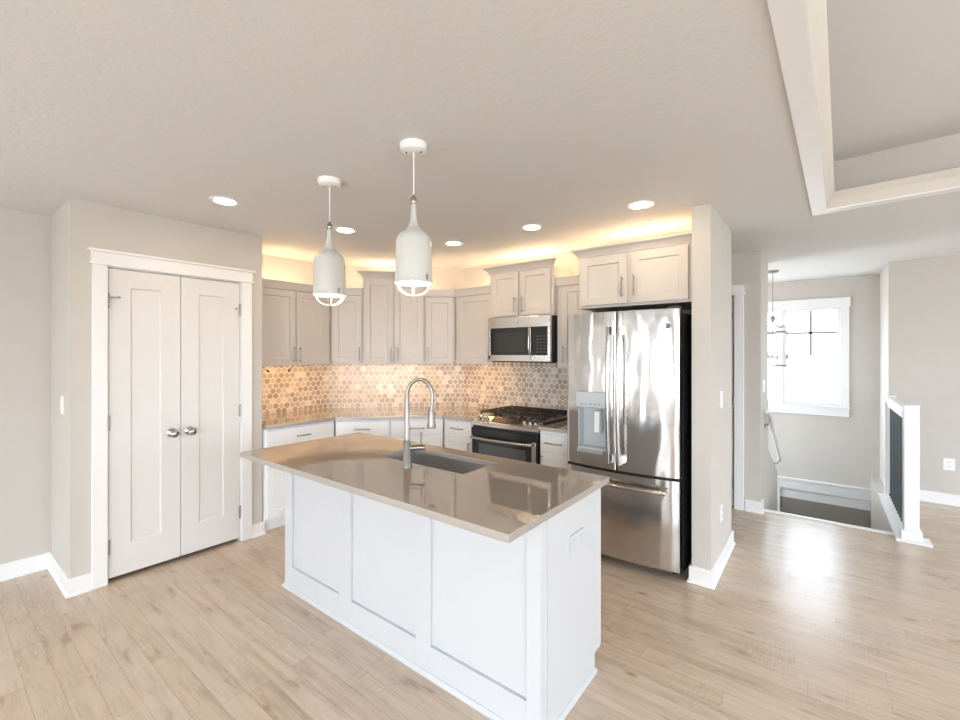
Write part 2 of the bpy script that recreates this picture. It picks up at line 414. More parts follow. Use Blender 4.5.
    def build(s, name, mat, parent=None, loc=None, rz=0.0, bevel=0.0, smooth=None):
        me = bpy.data.meshes.new(name); me.from_pydata(s.v, [], s.f); me.update()
        import bmesh
        bm = bmesh.new(); bm.from_mesh(me)
        bmesh.ops.recalc_face_normals(bm, faces=bm.faces); bm.to_mesh(me); bm.free()
        me.materials.append(M[mat] if isinstance(mat, str) else mat)
        o = bpy.data.objects.new(name, me); COL.objects.link(o)
        if parent is not None: o.parent = parent
        if loc is not None: o.location = loc
        o.rotation_euler = (0, 0, rz)
        if bevel:
            b = o.modifiers.new('edge', 'BEVEL'); b.width = bevel; b.segments = 2; b.limit_method = 'ANGLE'; b.angle_limit = R(40)
        if smooth is not None:
            me.polygons.foreach_set('use_smooth', [True]*len(me.polygons)); me.set_sharp_from_angle(angle=R(smooth))
        return o

def tag(o, label=None, cat=None, group=None, kind=None):
    if label: o['label'] = label
    if cat: o['category'] = cat
    if group: o['group'] = group
    if kind: o['kind'] = kind
    return o

def thing(name, label, cat, loc=(0, 0, 0), rz=0.0, group=None):
    o = bpy.data.objects.new(name, None); COL.objects.link(o); o.empty_display_size = 0.1
    o.location = loc; o.rotation_euler = (0, 0, rz)
    return tag(o, label, cat, group)

def struct(name, mb, mat, label, cat, loc=None, rz=0.0, bevel=0.0, smooth=None):
    return tag(mb.build(name, mat, None, loc, rz, bevel, smooth), label, cat, None, 'structure')

L90, L45 = R(90), R(45)        # facing +x wall / diagonal wall frames: local x runs along the wall, +y goes into it

# ------------------------------------------------------------------ setting
H = 2.462
FX0, FX1, FY0, FY1 = -4.28, 4.10, -4.20, 6.30
T = 0.12
fl = MB().box(FX0-T, FX1+T, FY0-T, 4.98, -0.25, 0.0)
fl.box(0.475, FX1+T, 4.98, FY1+T, -0.25, 0.0)
struct('floor', fl, 'floor', 'light oak plank floor running through kitchen and hall', 'floor')

# ceiling around the raised tray
TX0, TX1, TY0, TY1 = -0.06, 3.30, -2.30, 3.815
c = MB()
c.prism([(FX0-T, FY0-T), (TX0-0.175, FY0-T), (TX0-0.155, TY0), (TX0+0.004, TY1), (TX0+0.004, 7.4), (FX0-T, 7.4)], H, H+0.5)
c.prism([(TX0+0.004, TY1), (TX1, TY1-0.25), (TX1, 7.4), (TX0+0.004, 7.4)], H, H+0.5)
c.box(TX1, FX1+T, FY0-T, 7.4, H, H+0.5)
c.prism([(TX0-0.175, FY0-T), (TX1, FY0-T), (TX1, TY0), (TX0-0.155, TY0)], H, H+0.5)
struct('ceiling', c, 'ceiling', 'white knockdown textured ceiling over the kitchen', 'ceiling')
struct('ceiling_tray', MB().box(TX0-0.3, TX1+0.3, TY0-0.3, TY1+0.3, 2.79, 2.85), 'ceiling', 'raised textured panel inside the tray ceiling', 'ceiling')
tr = MB()
ring = [(0.0, H-0.010), (-0.078, H-0.010), (-0.078, H+0.004), (0.0, H+0.004)]
cring = [(-0.060, H+0.005), (-0.079, H+0.0), (-0.105, H+0.095), (-0.120, H+0.095)]
path = [(TX0-0.155, TY0), (TX1, TY0), (TX1, TY1-0.25), (TX0+0.004, TY1)]      # counter-clockwise: outward to the right
tr.sweep(ring, path + [path[0]], pre=path[-1], post=path[1])
struct('trim_tray', tr, 'trim', 'flat white trim around the tray ceiling opening', 'trim')
struct('trim_tray_crown', MB().sweep(cring, path + [path[0]], pre=path[-1], post=path[1]), 'cream', 'cream sloping crown inside the tray ceiling opening', 'trim')

def wall(name, mb, label): return struct(name, mb, 'wall', label, 'wall')
wall('wall_left', MB().box(FX0-T, FX0, FY0-T, LEFTWIN[0], 0, H).box(FX0-T, FX0, LEFTWIN[1], 3.94, 0, H).box(FX0-T, FX0, LEFTWIN[0], LEFTWIN[1], 0, LEFTWIN[2]).box(FX0-T, FX0, LEFTWIN[0], LEFTWIN[1], LEFTWIN[3], H), 'greige wall left of the pantry closet')
wall('wall_kitchen', MB().box(FX0, -0.68, 3.82, 3.94, 0, H), 'kitchen wall behind the range and refrigerator')
wall('wall_corner', MB().prism([(-4.28, 2.75), (-3.21, 3.82), (-4.28, 3.82)], 0, H), 'angled wall across the kitchen corner')
wall('wall_stub', MB().box(-0.68, -0.567, 3.135, 3.94, 0, H), 'short greige wall end beside the refrigerator')
p = MB()
PX, PY0, PY1 = -3.67, 0.585, 1.765
OY0, OY1, OZ = 0.762, 1.598, 2.068
p.box(FX0, PX, PY0, PY0+0.11, 0, H); p.box(FX0, PX, PY1-0.11, PY1, 0, H)
p.box(PX-0.11, PX, PY0+0.11, OY0, 0, H); p.box(PX-0.11, PX, OY1, PY1-0.11, 0, H)
p.box(PX-0.11, PX, OY0, OY1, OZ, H)
wall('wall_pantry', p, 'greige pantry closet walls around the white double doors')
hw = MB()
hw.box(-3.2, -1.46, 4.87, 4.98, 0, H); hw.box(-0.675, -0.46, 4.87, 4.98, -2.5, H); hw.box(-1.46, -0.675, 4.87, 4.98, 2.06, H)
hw.box(-3.2, -3.08, 3.94, 4.87, 0, H)
wall('wall_hall', hw, 'hall wall behind the short wall end with a door')
fw = MB()
fw.box(-0.57, -0.46, 4.98, 5.56, -2.5, H); fw.prism_x([(5.56, -2.5), (6.75, -2.5), (6.75, 0.0), (5.56, 0.48)], -0.57, -0.46)
wall('wall_stair', fw, 'narrow wall edge left of the stairwell with the handrail')
WX0, WX1, WZ0, WZ1 = -1.09, 0.175, 0.825, 2.085
ff = MB()
ff.box(-2.2, WX0, 7.2, 7.34, -2.5, H); ff.box(WX1, 0.66, 7.2, 7.34, -2.5, H)
ff.box(WX0, WX1, 7.2, 7.34, WZ1, H); ff.box(WX0, WX1, 7.2, 7.34, -2.5, WZ0)
ff.box(-2.3, -2.2, 4.98, 5.5, -2.5, H).box(-2.3, -2.2, 6.9, 7.34, -2.5, H).box(-2.3, -2.2, 5.5, 6.9, -2.5, 0.2).box(-2.3, -2.2, 5.5, 6.9, 2.1, H); ff.box(-2.2, -0.57, 4.98, 5.0, -2.5, H)
wall('wall_foyer', ff, 'greige foyer wall around the bright window')
rw = MB().box(0.545, FX1+T, FY1, FY1+T, 0, H)
rw.box(0.545, 0.66, FY1+T, 7.2, 0, H)
wall('wall_right_hall', rw, 'greige wall right of the foyer behind the stair railing')
sw = MB().box(0.462, 0.475, 4.98, 7.2, -2.5, 0.0).box(0.475, 0.66, FY1, 7.2, -2.5, 0.0)
sw.box(-0.45, 0.462, 4.965, 4.98, -2.5, -0.25)
wall('wall_stairwell', sw, 'stairwell side wall dropping below the floor under the railing')
bw = MB()
xs = FX0-T
for x0, x1, z0, z1 in BACKWIN:
    bw.box(xs, x0, FY0-T, FY0, 0, H); bw.box(x0, x1, FY0-T, FY0, 0, z0); bw.box(x0, x1, FY0-T, FY0, z1, H); xs = x1
bw.box(xs, FX1+T, FY0-T, FY0, 0, H)
wall('wall_back', bw, 'greige window wall behind the viewer')
rr = MB()
ys = FY0
for y0, y1, z0, z1 in RIGHTWIN:
    rr.box(FX1, FX1+T, ys, y0, 0, H); rr.box(FX1, FX1+T, y0, y1, 0, z0); rr.box(FX1, FX1+T, y0, y1, z1, H); ys = y1
rr.box(FX1, FX1+T, ys, FY1, 0, H)
wall('wall_right', rr, 'greige window wall on the far right of the living space')
# tray side walls
struct('floor_landing', MB().box(-2.2, 0.66, 4.98, 7.2, -2.6, -2.5), 'carpet', 'lower foyer landing at the bottom of the stairs', 'floor')

tw = MB().prism([(TX0-0.155, TY0), (TX0-0.150, TY0), (TX0+0.009, TY1-0.005), (TX1, TY1-0.255), (TX1, TY1-0.25), (TX0+0.004, TY1)], H+0.002, 2.795)
wall('wall_tray', tw, 'greige side of the raised tray ceiling above the trim')
# windows
def window(n, loc, rz, w, z0, z1, label, units=1, grid=False):
    """local x along the opening, -y towards the room"""
    fr = MB(); mull = 0.055
    uw = (w - mull*(units-1))/units
    g = MB(); mt = MB()
    for u in range(units):
        a = u*(uw+mull); b = a+uw; s_ = 0.028; zm = z0+(z1-z0)*0.5
        fr.box(a, a+s_, 0.03, 0.09, z0, z1); fr.box(b-s_, b, 0.03, 0.09, z0, z1)
        fr.box(a+s_, b-s_, 0.03, 0.09, z0, z0+s_*1.3); fr.box(a+s_, b-s_, 0.03, 0.09, z1-s_, z1)
        fr.box(a+s_, b-s_, 0.035, 0.085, zm-0.024, zm+0.024)
        if u < units-1: fr.box(b, b+mull, 0.01, 0.1, z0, z1)
        g.box(a+s_, b-s_, 0.058, 0.062, z0+s_, z1-s_)
        if grid:
            xm = (a+b)/2; zq = (zm+z1)/2
            mt.box(xm-0.016, xm+0.016, 0.05, 0.057, zm+0.016, z1-s_); mt.box(a+s_, b-s_, 0.05, 0.057, zq-0.015, zq+0.015)
    o = struct('window_%d' % n, fr, 'trim', label, 'window', loc, rz, 0.002)
    g.build('pane', 'glass_tint' if grid else 'glass', o)
    if grid: mt.build('muntin', 'muntin', o)
    cw = 0.085
    cs = MB().box(-cw, 0, -0.018, 0.0, z0-0.02, z1).box(w, w+cw, -0.018, 0.0, z0-0.02, z1)
    cs.box(-cw-0.012, w+cw+0.012, -0.022, 0.0, z1, z1+0.115).box(-cw-0.012, w+cw+0.012, -0.03, 0.0, z1+0.105, z1+0.122)
    cs.box(-cw, w+cw, -0.018, 0.0, z0-0.125, z0-0.02)
    cs.build('casing', 'trim', o, bevel=0.002)
    MB().box(-cw-0.01, w+cw+0.01, -0.035, 0.03, z0-0.022, z0).build('sill', 'trim', o, bevel=0.003)
    return o
window(1, (WX0, 7.2, 0), 0.0, WX1-WX0, WZ0, WZ1, 'bright white framed foyer window above the stairwell', 2, True)
for i, (x0, x1, z0, z1) in enumerate(BACKWIN):
    window(12+i, (x1, FY0, 0), R(180), x1-x0, z0, z1, ['glazed door nearest the left wall', 'living room window left of the patio window', 'tall glazed patio window behind the viewer', 'living room window nearest the right wall'][i], 2)
for i, (y0, y1, z0, z1) in enumerate(RIGHTWIN):
    window(9+i, (FX1, y1, 0), R(-90), y1-y0, z0, z1, ['right side living room window nearest the patio', 'right side living room window in the middle', 'right side living room window nearest the hall'][i], 2)

window(8, (FX0, LEFTWIN[0], 0), L90, LEFTWIN[1]-LEFTWIN[0], LEFTWIN[2], LEFTWIN[3], 'side window on the left wall nearer than the pantry', 1)
window(7, (-2.2, 5.5, 0), L90, 1.4, 0.2, 2.1, 'foyer side window out of sight left of the stairs', 2)  # unseen opening added to lift the light in the foyer
# baseboards
BP = [(0, 0), (0.024, 0), (0.024, 0.012), (0.015, 0.020), (0.014, 0.100), (0.010, 0.107), (0, 0.107)]
def base(name, path, label):
    struct(name, MB().sweep(BP, path), 'trim', label, 'baseboard', bevel=0.0)
base('baseboard_left', [(FX0, PY0), (FX0, FY0)][::-1] and [(FX0, FY0), (FX0, PY0)], 'white baseboard along the left wall')
base('baseboard_pantry_side', [(FX0+0.014, PY0), (PX, PY0), (PX, OY0-0.078)], 'white baseboard wrapping the left corner of the pantry')
base('baseboard_pantry_end', [(PX, OY1+0.078), (PX, PY1), (PX-0.02, PY1)], 'short white baseboard piece right of the pantry doors')
base('baseboard_stub', [(-0.68, 3.20), (-0.68, 3.135), (-0.567, 3.135), (-0.567, 3.94), (-0.70, 3.94)], 'white baseboard wrapping the short wall beside the refrigerator')
base('baseboard_hall', [(-0.585, 4.87), (-0.46, 4.87), (-0.46, 4.975)], 'white baseboard at the hall corner beside the stairs')
base('baseboard_right_hall', [(0.66, FY1), (FX1, FY1)], 'white baseboard on the wall behind the stair railing')
base('baseboard_right', [(FX1, FY1), (FX1, FY0)], 'white baseboard along the far right window wall')
base('baseboard_back', [(FX1, FY0), (FX0, FY0)], 'white baseboard along the wall behind the viewer')

# pantry doors and casing (frame: local x = +Y, local y = -X)
def casing(n, loc, rz, w, ztop, label, cw=0.078):
    m_ = MB()
    m_.box(-cw, 0, -0.020, 0, 0, ztop).box(w, w+cw, -0.020, 0, 0, ztop)
    m_.box(-cw-0.014, w+cw+0.014, -0.030, 0, ztop, ztop+0.014)
    m_.box(-cw-0.004, w+cw+0.004, -0.022, 0, ztop+0.014, ztop+0.084)
    m_.box(-cw-0.020, w+cw+0.020, -0.040, 0, ztop+0.084, ztop+0.100)
    m_.box(0, 0.006, -0.004, 0.11, 0, ztop).box(w-0.006, w, -0.004, 0.11, 0, ztop).box(0.006, w-0.006, -0.004, 0.11, ztop-0.006, ztop)
    return struct('trim_%d' % n, m_, 'trim', label, 'door casing', loc, rz, 0.0025)
casing(1, (PX, OY0, 0), L90, OY1-OY0, OZ, 'white craftsman casing around the pantry double doors')
W2 = OY1-OY0
def hinges(o, x, zs, yf):
    for z in zs:
        MB().box(x-0.006, x+0.006, yf-0.003, yf+0.001, z-0.045, z+0.045).tube([(x, yf-0.006, z-0.05), (x, yf-0.006, z+0.05)], 0.0055, 8).build('hinge', 'nickel', o, smooth=40)
def knob(o, x, z, yf):
    MB().lathe([(0.031, 0.0), (0.031, 0.006), (0.024, 0.010), (0.011, 0.014), (0.011, 0.034), (0.022, 0.042), (0.0285, 0.055), (0.028, 0.066), (0.020, 0.075), (0, 0.078)], (x, yf, z), 'y', 24).build('door_knob', 'chrome', o, smooth=50)
for n, (a, b, kx, hx) in enumerate([(0.009, W2/2-0.0015, W2/2-0.055, 0.010), (W2/2+0.0015, W2-0.009, W2/2+0.055, W2-0.010)]):
    st = 0.118
    d = MB().shaker(a, b, 0.028, OZ-0.010, 0.004, 0.035, st, st, 0.120, 0.208, 0.011)
    o = struct('door_%d' % (n+1), d, 'door', ['white pantry door leaf hinged on the left', 'white pantry door leaf hinged on the right'][n], 'door', (PX, OY0, 0), L90, 0.003)
    knob(o, kx, 0.932, 0.004); hinges(o, hx, (1.845, 1.045, 0.235), 0.003)
    if n == 0:   # hinge pin stop near the top
        MB().tube([(0.012, 0.0, 1.865), (0.06, -0.018, 1.868)], 0.004, 8).lathe([(0, 0), (0.008, 0.001), (0.008, 0.01), (0, 0.011)], (0.06, -0.01, 1.868), 'y', 10).build('door_stop', 'nickel', o, smooth=40)
    else:
        MB().tube([(W2-0.012, 0.0, 1.85), (W2-0.045, -0.018, 1.853)], 0.004, 8).lathe([(0, 0), (0.008, 0.001), (0.008, 0.01), (0, 0.011)], (W2-0.045, -0.01, 1.853), 'y', 10).build('door_stop', 'nickel', o, smooth=40)
struct('wall_pantry_inside', MB().box(-4.20, -4.19, 0.70, 1.65, 0.0, 2.2), 'dark', 'dark closet interior behind the pantry doors', 'wall')  # black sheet paints the closet's shade behind the door gaps

# hall door
casing(2, (-1.46, 4.87, 0), 0.0, 0.785, 2.06, 'white casing of the hall door behind the short wall')
d = MB().shaker(0.012, 0.768, 0.016, 2.046, 0.012, 0.035, 0.11, 0.11, 0.12, 0.2, 0.010)
o = struct('door_3', d, 'door', 'white hall door mostly hidden behind the short wall', 'door', (-1.46, 4.87, 0), 0.0, 0.003)
hinges(o, 0.774, (1.85, 1.045, 0.235), 0.006); knob(o, 0.09, 0.93, 0.012)
MB().tube([(0.774, 0.0, 1.87), (0.73, -0.02, 1.872)], 0.004, 8).build('door_stop', 'bronze', o, smooth=40)

# front door at the foot of the stairs
m_ = MB().box(-0.55, 0.5, -0.03, 0, -0.31, -0.165).box(-0.56, 0.51, -0.045, 0, -0.185, -0.160)
m_.box(-0.545, -0.46, -0.025, 0, -2.5, -0.31).box(-0.46, 0.5, -0.012, 0, -0.43, -0.31).box(-0.475, -0.455, -0.03, 0, -2.5, -0.31)
struct('trim_3', m_, 'trim', 'white casing over the front door below the foyer window', 'door casing', (0, 7.2, 0), 0, 0.003)
d = MB().shaker(-0.455, 0.455, -2.49, -0.43, -0.008, 0.03, 0.12, 0.12, 0.60, 0.22, 0.012)
o = struct('door_4', d, 'taupe', 'taupe front door seen down the stairwell', 'door', (0, 7.2, 0), 0, 0.003)
o.location.y = 7.19
knob(o, 0.38, -1.5, -0.008)
struct('trim_4', MB().box(-0.46, 0.475, 4.955, 5.005, -0.012, 0.010), 'trim', 'white nosing strip along the top stair edge', 'trim', None, 0, 0.004)

# staircase going down to the foyer
st = thing('staircase', 'carpeted stairs dropping from the hall edge to the foyer', 'stairs', (0.0, 4.98, -2.5))
for k in range(10):
    MB().box(-0.455, 0.460, 0.001+0.19*k, 0.19*(k+1)+0.02, 0.0 if k > 7 else 2.5-0.227*(k+1)-0.45, 2.5-0.227*(k+1)).build('step', 'carpet', st, bevel=0.008)

# ------------------------------------------------------------------ cabinets
def handle(parent, x, z, length, vertical, yf, mat='nickel'):
    h = length/2; r = 0.0055; out = 0.030
    m_ = MB()
    if vertical:
        m_.tube([(x, yf-out, z-h), (x, yf-out, z+h)], r, 10)
        for s_ in (-1, 1): m_.tube([(x, yf, z+s_*h*0.78), (x, yf-out, z+s_*h*0.78)], 0.0045, 8)
    else:
        m_.tube([(x-h, yf-out, z), (x+h, yf-out, z)], r, 10)
        for s_ in (-1, 1): m_.tube([(x+s_*h*0.78, yf, z), (x+s_*h*0.78, yf-out, z)], 0.0045, 8)
    return m_.build('handle', mat, parent, smooth=40)

DT = 0.019
FRONT = 'cab'
def door_front(root, x0, x1, z0, z1, hx=None, hz=None, hl=0.15, rail=0.057):
    d = MB().shaker(x0, x1, z0, z1, -DT, DT-0.0005, rail, rail, rail, rail, 0.010).build('door', FRONT, root, bevel=0.0015)
    if hx is not None: handle(d, hx, hz, hl, True, -DT)
    return d
def drawer_front(root, x0, x1, z0, z1, hx=None, hl=0.13):
    d = MB().box(x0, x1, -DT, -0.0005, z0, z1).build('drawer', FRONT, root, bevel=0.002)
    handle(d, (x0+x1)/2 if hx is None else hx, (z0+z1)/2-0.004, hl, False, -DT)
    return d

ZB, ZT = 1.424, 2.108            # standard wall cabinet bottom and top
CROWN_LOW = [(0.0, 2.092), (0.022, 2.092), (0.026, 2.110), (0.034, 2.150), (0.038, 2.166), (0.0, 2.166)]
def crown_big(z, h=0.062, p_=0.055):
    return [(0.0, z), (0.006, z), (0.010, z+h*0.18), (p_*0.55, z+h*0.58), (p_*0.92, z+h*0.82), (p_, z+h*0.84), (p_, z+h), (0.0, z+h)]
KD = (0.7071, 0.7071)
# left run (on the left wall)
D_UP = 0.32
t = thing('wall_cabinet', 'two-door wall cabinet above the left counter beside the pantry', 'cabinet', (-3.96, 1.775, ZB), L90)
w = 2.598-1.775
MB().box(0, w, 0, D_UP, 0, ZT-ZB).box(0, w, -0.012, 0.012, -0.038, 0.0).build('body', 'cab', t, bevel=0.0015)
hm = 2.216-1.775
door_front(t, 0.006, hm-0.004, -0.027, ZT-ZB-0.022, hm-0.030, 0.066)
door_front(t, hm+0.004, w-0.028, -0.027, ZT-ZB-0.022, hm+0.034, 0.066)
MB().sweep([(o_, z-ZB) for o_, z in CROWN_LOW], [(0.0, 0.0), (w, 0.0)], post=(w+KD[0], -KD[1])).build('crown_molding', 'cab', t)

# diagonal: three cabinets
Lc = Vector((-3.96, 2.60)); u_ = Vector((0.7071, 0.7071)); n_ = Vector((-0.7071, 0.7071))
def diag(s, d=0.0, z=0.0):
    q = Lc+u_*s+n_*d; return (q.x, q.y, z)
LEN = 1.2728
s1, s2 = 0.322, 0.951
t = thing('wall_cabinet', 'narrow wall cabinet left of the tall corner cabinet', 'cabinet', diag(0, 0, ZB), L45)
MB().prism([(0.004, 0), (s1-0.001, 0), (s1-0.001, D_UP), (0.13, D_UP)], 0, ZT-ZB).box(0.01, s1-0.001, -0.012, 0.012, -0.038, 0.0).build('body', 'cab', t, bevel=0.0015)
door_front(t, 0.022, s1-0.010, -0.027, ZT-ZB-0.022, s1-0.034, 0.066)
MB().sweep([(o_, z-ZB) for o_, z in CROWN_LOW], [(0.0, 0.0), (s1-0.001, 0.0)], pre=(-KD[0], -KD[1])).build('crown_molding', 'cab', t)

t = thing('wall_cabinet', 'tall two-door corner wall cabinet with raised crown', 'cabinet', diag(s1, -0.012, ZB), L45)
w = s2-s1; zt = 2.278-ZB
MB().box(0, w, 0, D_UP+0.012, 0, zt).box(0, w, -0.012, 0.012, -0.038, 0).build('body', 'cab', t, bevel=0.0015)
door_front(t, 0.018, w/2-0.003, -0.027, zt-0.012, w/2-0.030, 0.066)
door_front(t, w/2+0.003, w-0.018, -0.027, zt-0.012, w/2+0.030, 0.066)
MB().sweep(crown_big(zt-0.004, 0.068, 0.058), [(0, 0.0), (w, 0.0)], pre=(0, 1), post=(w, 1)).build('crown_molding', 'cab', t)

t = thing('wall_cabinet', 'narrow wall cabinet right of the tall corner cabinet', 'cabinet', diag(s2, 0, ZB), L45)
w = LEN-s2
MB().prism([(0.001, 0), (w-0.004, 0), (w-0.13, D_UP), (0.001, D_UP)], 0, ZT-ZB).box(0.001, w-0.01, -0.012, 0.012, -0.038, 0).build('body', 'cab', t, bevel=0.0015)
door_front(t, 0.012, w-0.022, -0.027, ZT-ZB-0.022, 0.034, 0.066)
MB().sweep([(o_, z-ZB) for o_, z in CROWN_LOW], [(0.001, 0.0), (w, 0.0)], post=(w+KD[0], -KD[1])).build('crown_molding', 'cab', t)

# right run (kitchen wall)
UY = 3.50
t = thing('wall_cabinet', 'single-door wall cabinet left of the microwave', 'cabinet', (-3.06, UY, ZB), 0)
w = 3.06-2.562
MB().box(0.004, w, 0, D_UP, 0, ZT-ZB).box(0.01, w, -0.012, 0.012, -0.038, 0).build('body', 'cab', t, bevel=0.0015)
door_front(t, 0.050, w-0.006, -0.027, ZT-ZB-0.022, w-0.030, 0.066)
MB().sweep([(o_, z-ZB) for o_, z in CROWN_LOW], [(0.0, 0.0), (w, 0.0)], pre=(-KD[0], -KD[1])).build('crown_molding', 'cab', t)

t = thing('wall_cabinet', 'raised two-door cabinet directly above the microwave', 'cabinet', (-2.561, 3.44, 1.838), 0)
w = 2.561-1.862; zt = 2.270-1.838
MB().box(0, w, 0, 0.38, 0, zt).build('body', 'cab', t, bevel=0.0015)
door_front(t, 0.034, w/2-0.012, 0.014, zt-0.014, w/2-0.040, 0.110, 0.15, 0.052)
door_front(t, w/2+0.012, w-0.024, 0.014, zt-0.014, w/2+0.042, 0.110, 0.15, 0.052)
MB().sweep(crown_big(zt-0.006, 0.066, 0.056), [(0, 0.0), (w, 0)], pre=(0, 1), post=(w, 1)).build('crown_molding', 'cab', t)

t = thing('wall_cabinet', 'narrow wall cabinet between microwave and refrigerator', 'cabinet', (-1.860, UY, ZB), 0)
w = 1.860-1.515
MB().box(0, w, 0, D_UP, -0.053, ZT-ZB).build('body', 'cab', t, bevel=0.0015)
door_front(t, 0.050, w-0.012, -0.046, ZT-ZB-0.022, 0.074, 0.066, 0.15, 0.052)
MB().sweep([(o_, z-ZB) for o_, z in CROWN_LOW], [(0.0, 0.0), (w, 0.0)]).build('crown_molding', 'cab', t)

t = thing('wall_cabinet', 'wide two-door cabinet above the refrigerator', 'cabinet', (-1.514, 3.21, 1.848), 0)
w = 1.514-0.681; zt = 2.252-1.848
MB().box(0, w, 0, 0.61, 0, zt).build('body', 'cab', t, bevel=0.0015)
door_front(t, 0.020, 0.385, 0.020, zt-0.020, 0.355, 0.14, 0.15, 0.058)
door_front(t, 0.412, w-0.034, 0.020, zt-0.020, 0.442, 0.14, 0.15, 0.058)
MB().sweep(crown_big(zt-0.008, 0.062, 0.054), [(0, 0.61), (0, 0), (w, 0)]).build('crown_molding', 'cab', t)

FRONT = 'cabw'
# base cabinets
CT, CB = 0.900, 0.868
def base_body(root, poly, toe=True):
    MB().prism(poly, 0.105, CB).build('body', 'cabw', root, bevel=0.0015)
def toe(root, poly): MB().prism(poly, 0.0, 0.104).build('toe_kick', 'cabw', root)
BX, BY = -3.65, 3.17               # front planes of the left run and of the right run
BL = Vector((BX, 2.44)); BR = Vector((-2.92, 3.17)); BLEN = (BR-BL).length
t = thing('base_cabinet', 'base cabinet with one wide drawer beside the pantry', 'cabinet', (BX, 1.775, 0), L90)
w = 2.435-1.775
base_body(t, [(0, 0), (w, 0), (w, 0.62), (0, 0.62)]); toe(t, [(0, 0.06), (w, 0.06), (w, 0.6), (0, 0.6)])
drawer_front(t, 0.020, w-0.024, 0.715, 0.852)
door_front(t, 0.020, w/2-0.003, 0.125, 0.695, w/2-0.030, 0.60)
door_front(t, w/2+0.003, w-0.024, 0.125, 0.695, w/2+0.030, 0.60)
half = BLEN/2
for i, lab in enumerate(['corner base cabinet with drawer, nearer the pantry', 'corner base cabinet with drawer behind the faucet, nearer the range']):
    q = BL+u_*(half*i)
    t = thing('base_cabinet', lab, 'cabinet', (q.x, q.y, 0), L45)
    w = half-0.001
    if i == 0: poly = [(0.004, 0), (w, 0), (w, 0.6), (0.25, 0.6)]; tp = [(0.03, 0.06), (w, 0.06), (w, 0.58), (0.24, 0.58)]
    else: poly = [(0.001, 0), (w-0.004, 0), (w-0.25, 0.6), (0.001, 0.6)]; tp = [(0.001, 0.06), (w-0.03, 0.06), (w-0.24, 0.58), (0.001, 0.58)]
    base_body(t, poly); toe(t, tp)
    a, b = (0.016, w-0.010) if i == 0 else (0.010, w-0.016)
    drawer_front(t, a, b, 0.715, 0.852, None, 0.15)
    door_front(t, a, b, 0.125, 0.695, b-0.03 if i == 0 else a+0.03, 0.60)
t = thing('base_cabinet', 'narrow base cabinet with drawer just left of the range', 'cabinet', (-2.92, BY, 0), 0)
w = 2.92-2.556
base_body(t, [(0.004, 0), (w, 0), (w, 0.62), (0.004, 0.62)]); toe(t, [(0.03, 0.06), (w, 0.06), (w, 0.6), (0.03, 0.6)])
drawer_front(t, 0.040, w-0.006, 0.735, 0.852, None, 0.16)
door_front(t, 0.040, w-0.006, 0.125, 0.718, w-0.020, 0.60)
t = thing('base_cabinet', 'narrow base cabinet between range and refrigerator', 'cabinet', (-1.842, BY, 0), 0)
w = 1.842-1.565
base_body(t, [(0, 0), (w, 0), (w, 0.62), (0, 0.62)]); toe(t, [(0, 0.06), (w, 0.06), (w, 0.6), (0, 0.6)])
drawer_front(t, 0.012, w-0.008, 0.715, 0.842, None, 0.16)
door_front(t, 0.012, w-0.008, 0.125, 0.697, 0.032, 0.60, 0.15, 0.05)

# countertops on the wall run
e = 0.030; ov = 0.30*0
cp = [(BX+e, 1.770), (BL.x+e, BL.y-e*0.41), (BR.x+e*0.41, BR.y-e), (-2.553, BY-e), (-2.553, 3.815), (-3.212, 3.815), (-4.275, 2.752), (-4.275, 1.770)]
o = MB().prism(cp, CB+0.001, CT).build('countertop', 'quartz', None, bevel=0.003)
tag(o, 'long taupe quartz counter wrapping the kitchen corner', 'countertop')
o = MB().box(-1.845, -1.556, BY-e, 3.815, CB+0.001, CT).build('countertop', 'quartz', None, bevel=0.003)
tag(o, 'short taupe quartz counter between range and refrigerator', 'countertop')

# tile backsplash
segs = [((-4.274, 1.767), (-4.274, 2.7535), 'hexagon mosaic backsplash on the left wall beside the pantry'),
        ((-4.274, 2.7535), (-3.2135, 3.814), 'hexagon mosaic backsplash on the angled corner wall'),
        ((-3.2135, 3.814), (-1.52, 3.814), 'hexagon mosaic backsplash behind the range')]
s0 = 5.0
for (ax, ay), (bx_, by_), lab in segs:
    ln = math.hypot(bx_-ax, by_-ay); z0, z1 = CT+0.001, ZB-0.001
    me = bpy.data.meshes.new('backsplash'); me.from_pydata([(0, 0, z0), (ln, 0, z0), (ln, 0, z1), (0, 0, z1)], [], [(0, 1, 2, 3)]); me.update()
    ul = me.uv_layers.new(name='UVMap')
    for lp, q in zip(me.loops, ((s0, z0+5), (s0+ln, z0+5), (s0+ln, z1+5), (s0, z1+5))): ul.data[lp.index].uv = q
    me.materials.append(M['hex'])
    o = bpy.data.objects.new('backsplash', me); COL.objects.link(o)
    o.location = (ax, ay, 0); o.rotation_euler = (0, 0, math.atan2(by_-ay, bx_-ax))
    so = o.modifiers.new('thickness', 'SOLIDIFY'); so.thickness = 0.005; so.offset = -1
    tag(o, lab, 'backsplash'); s0 += ln

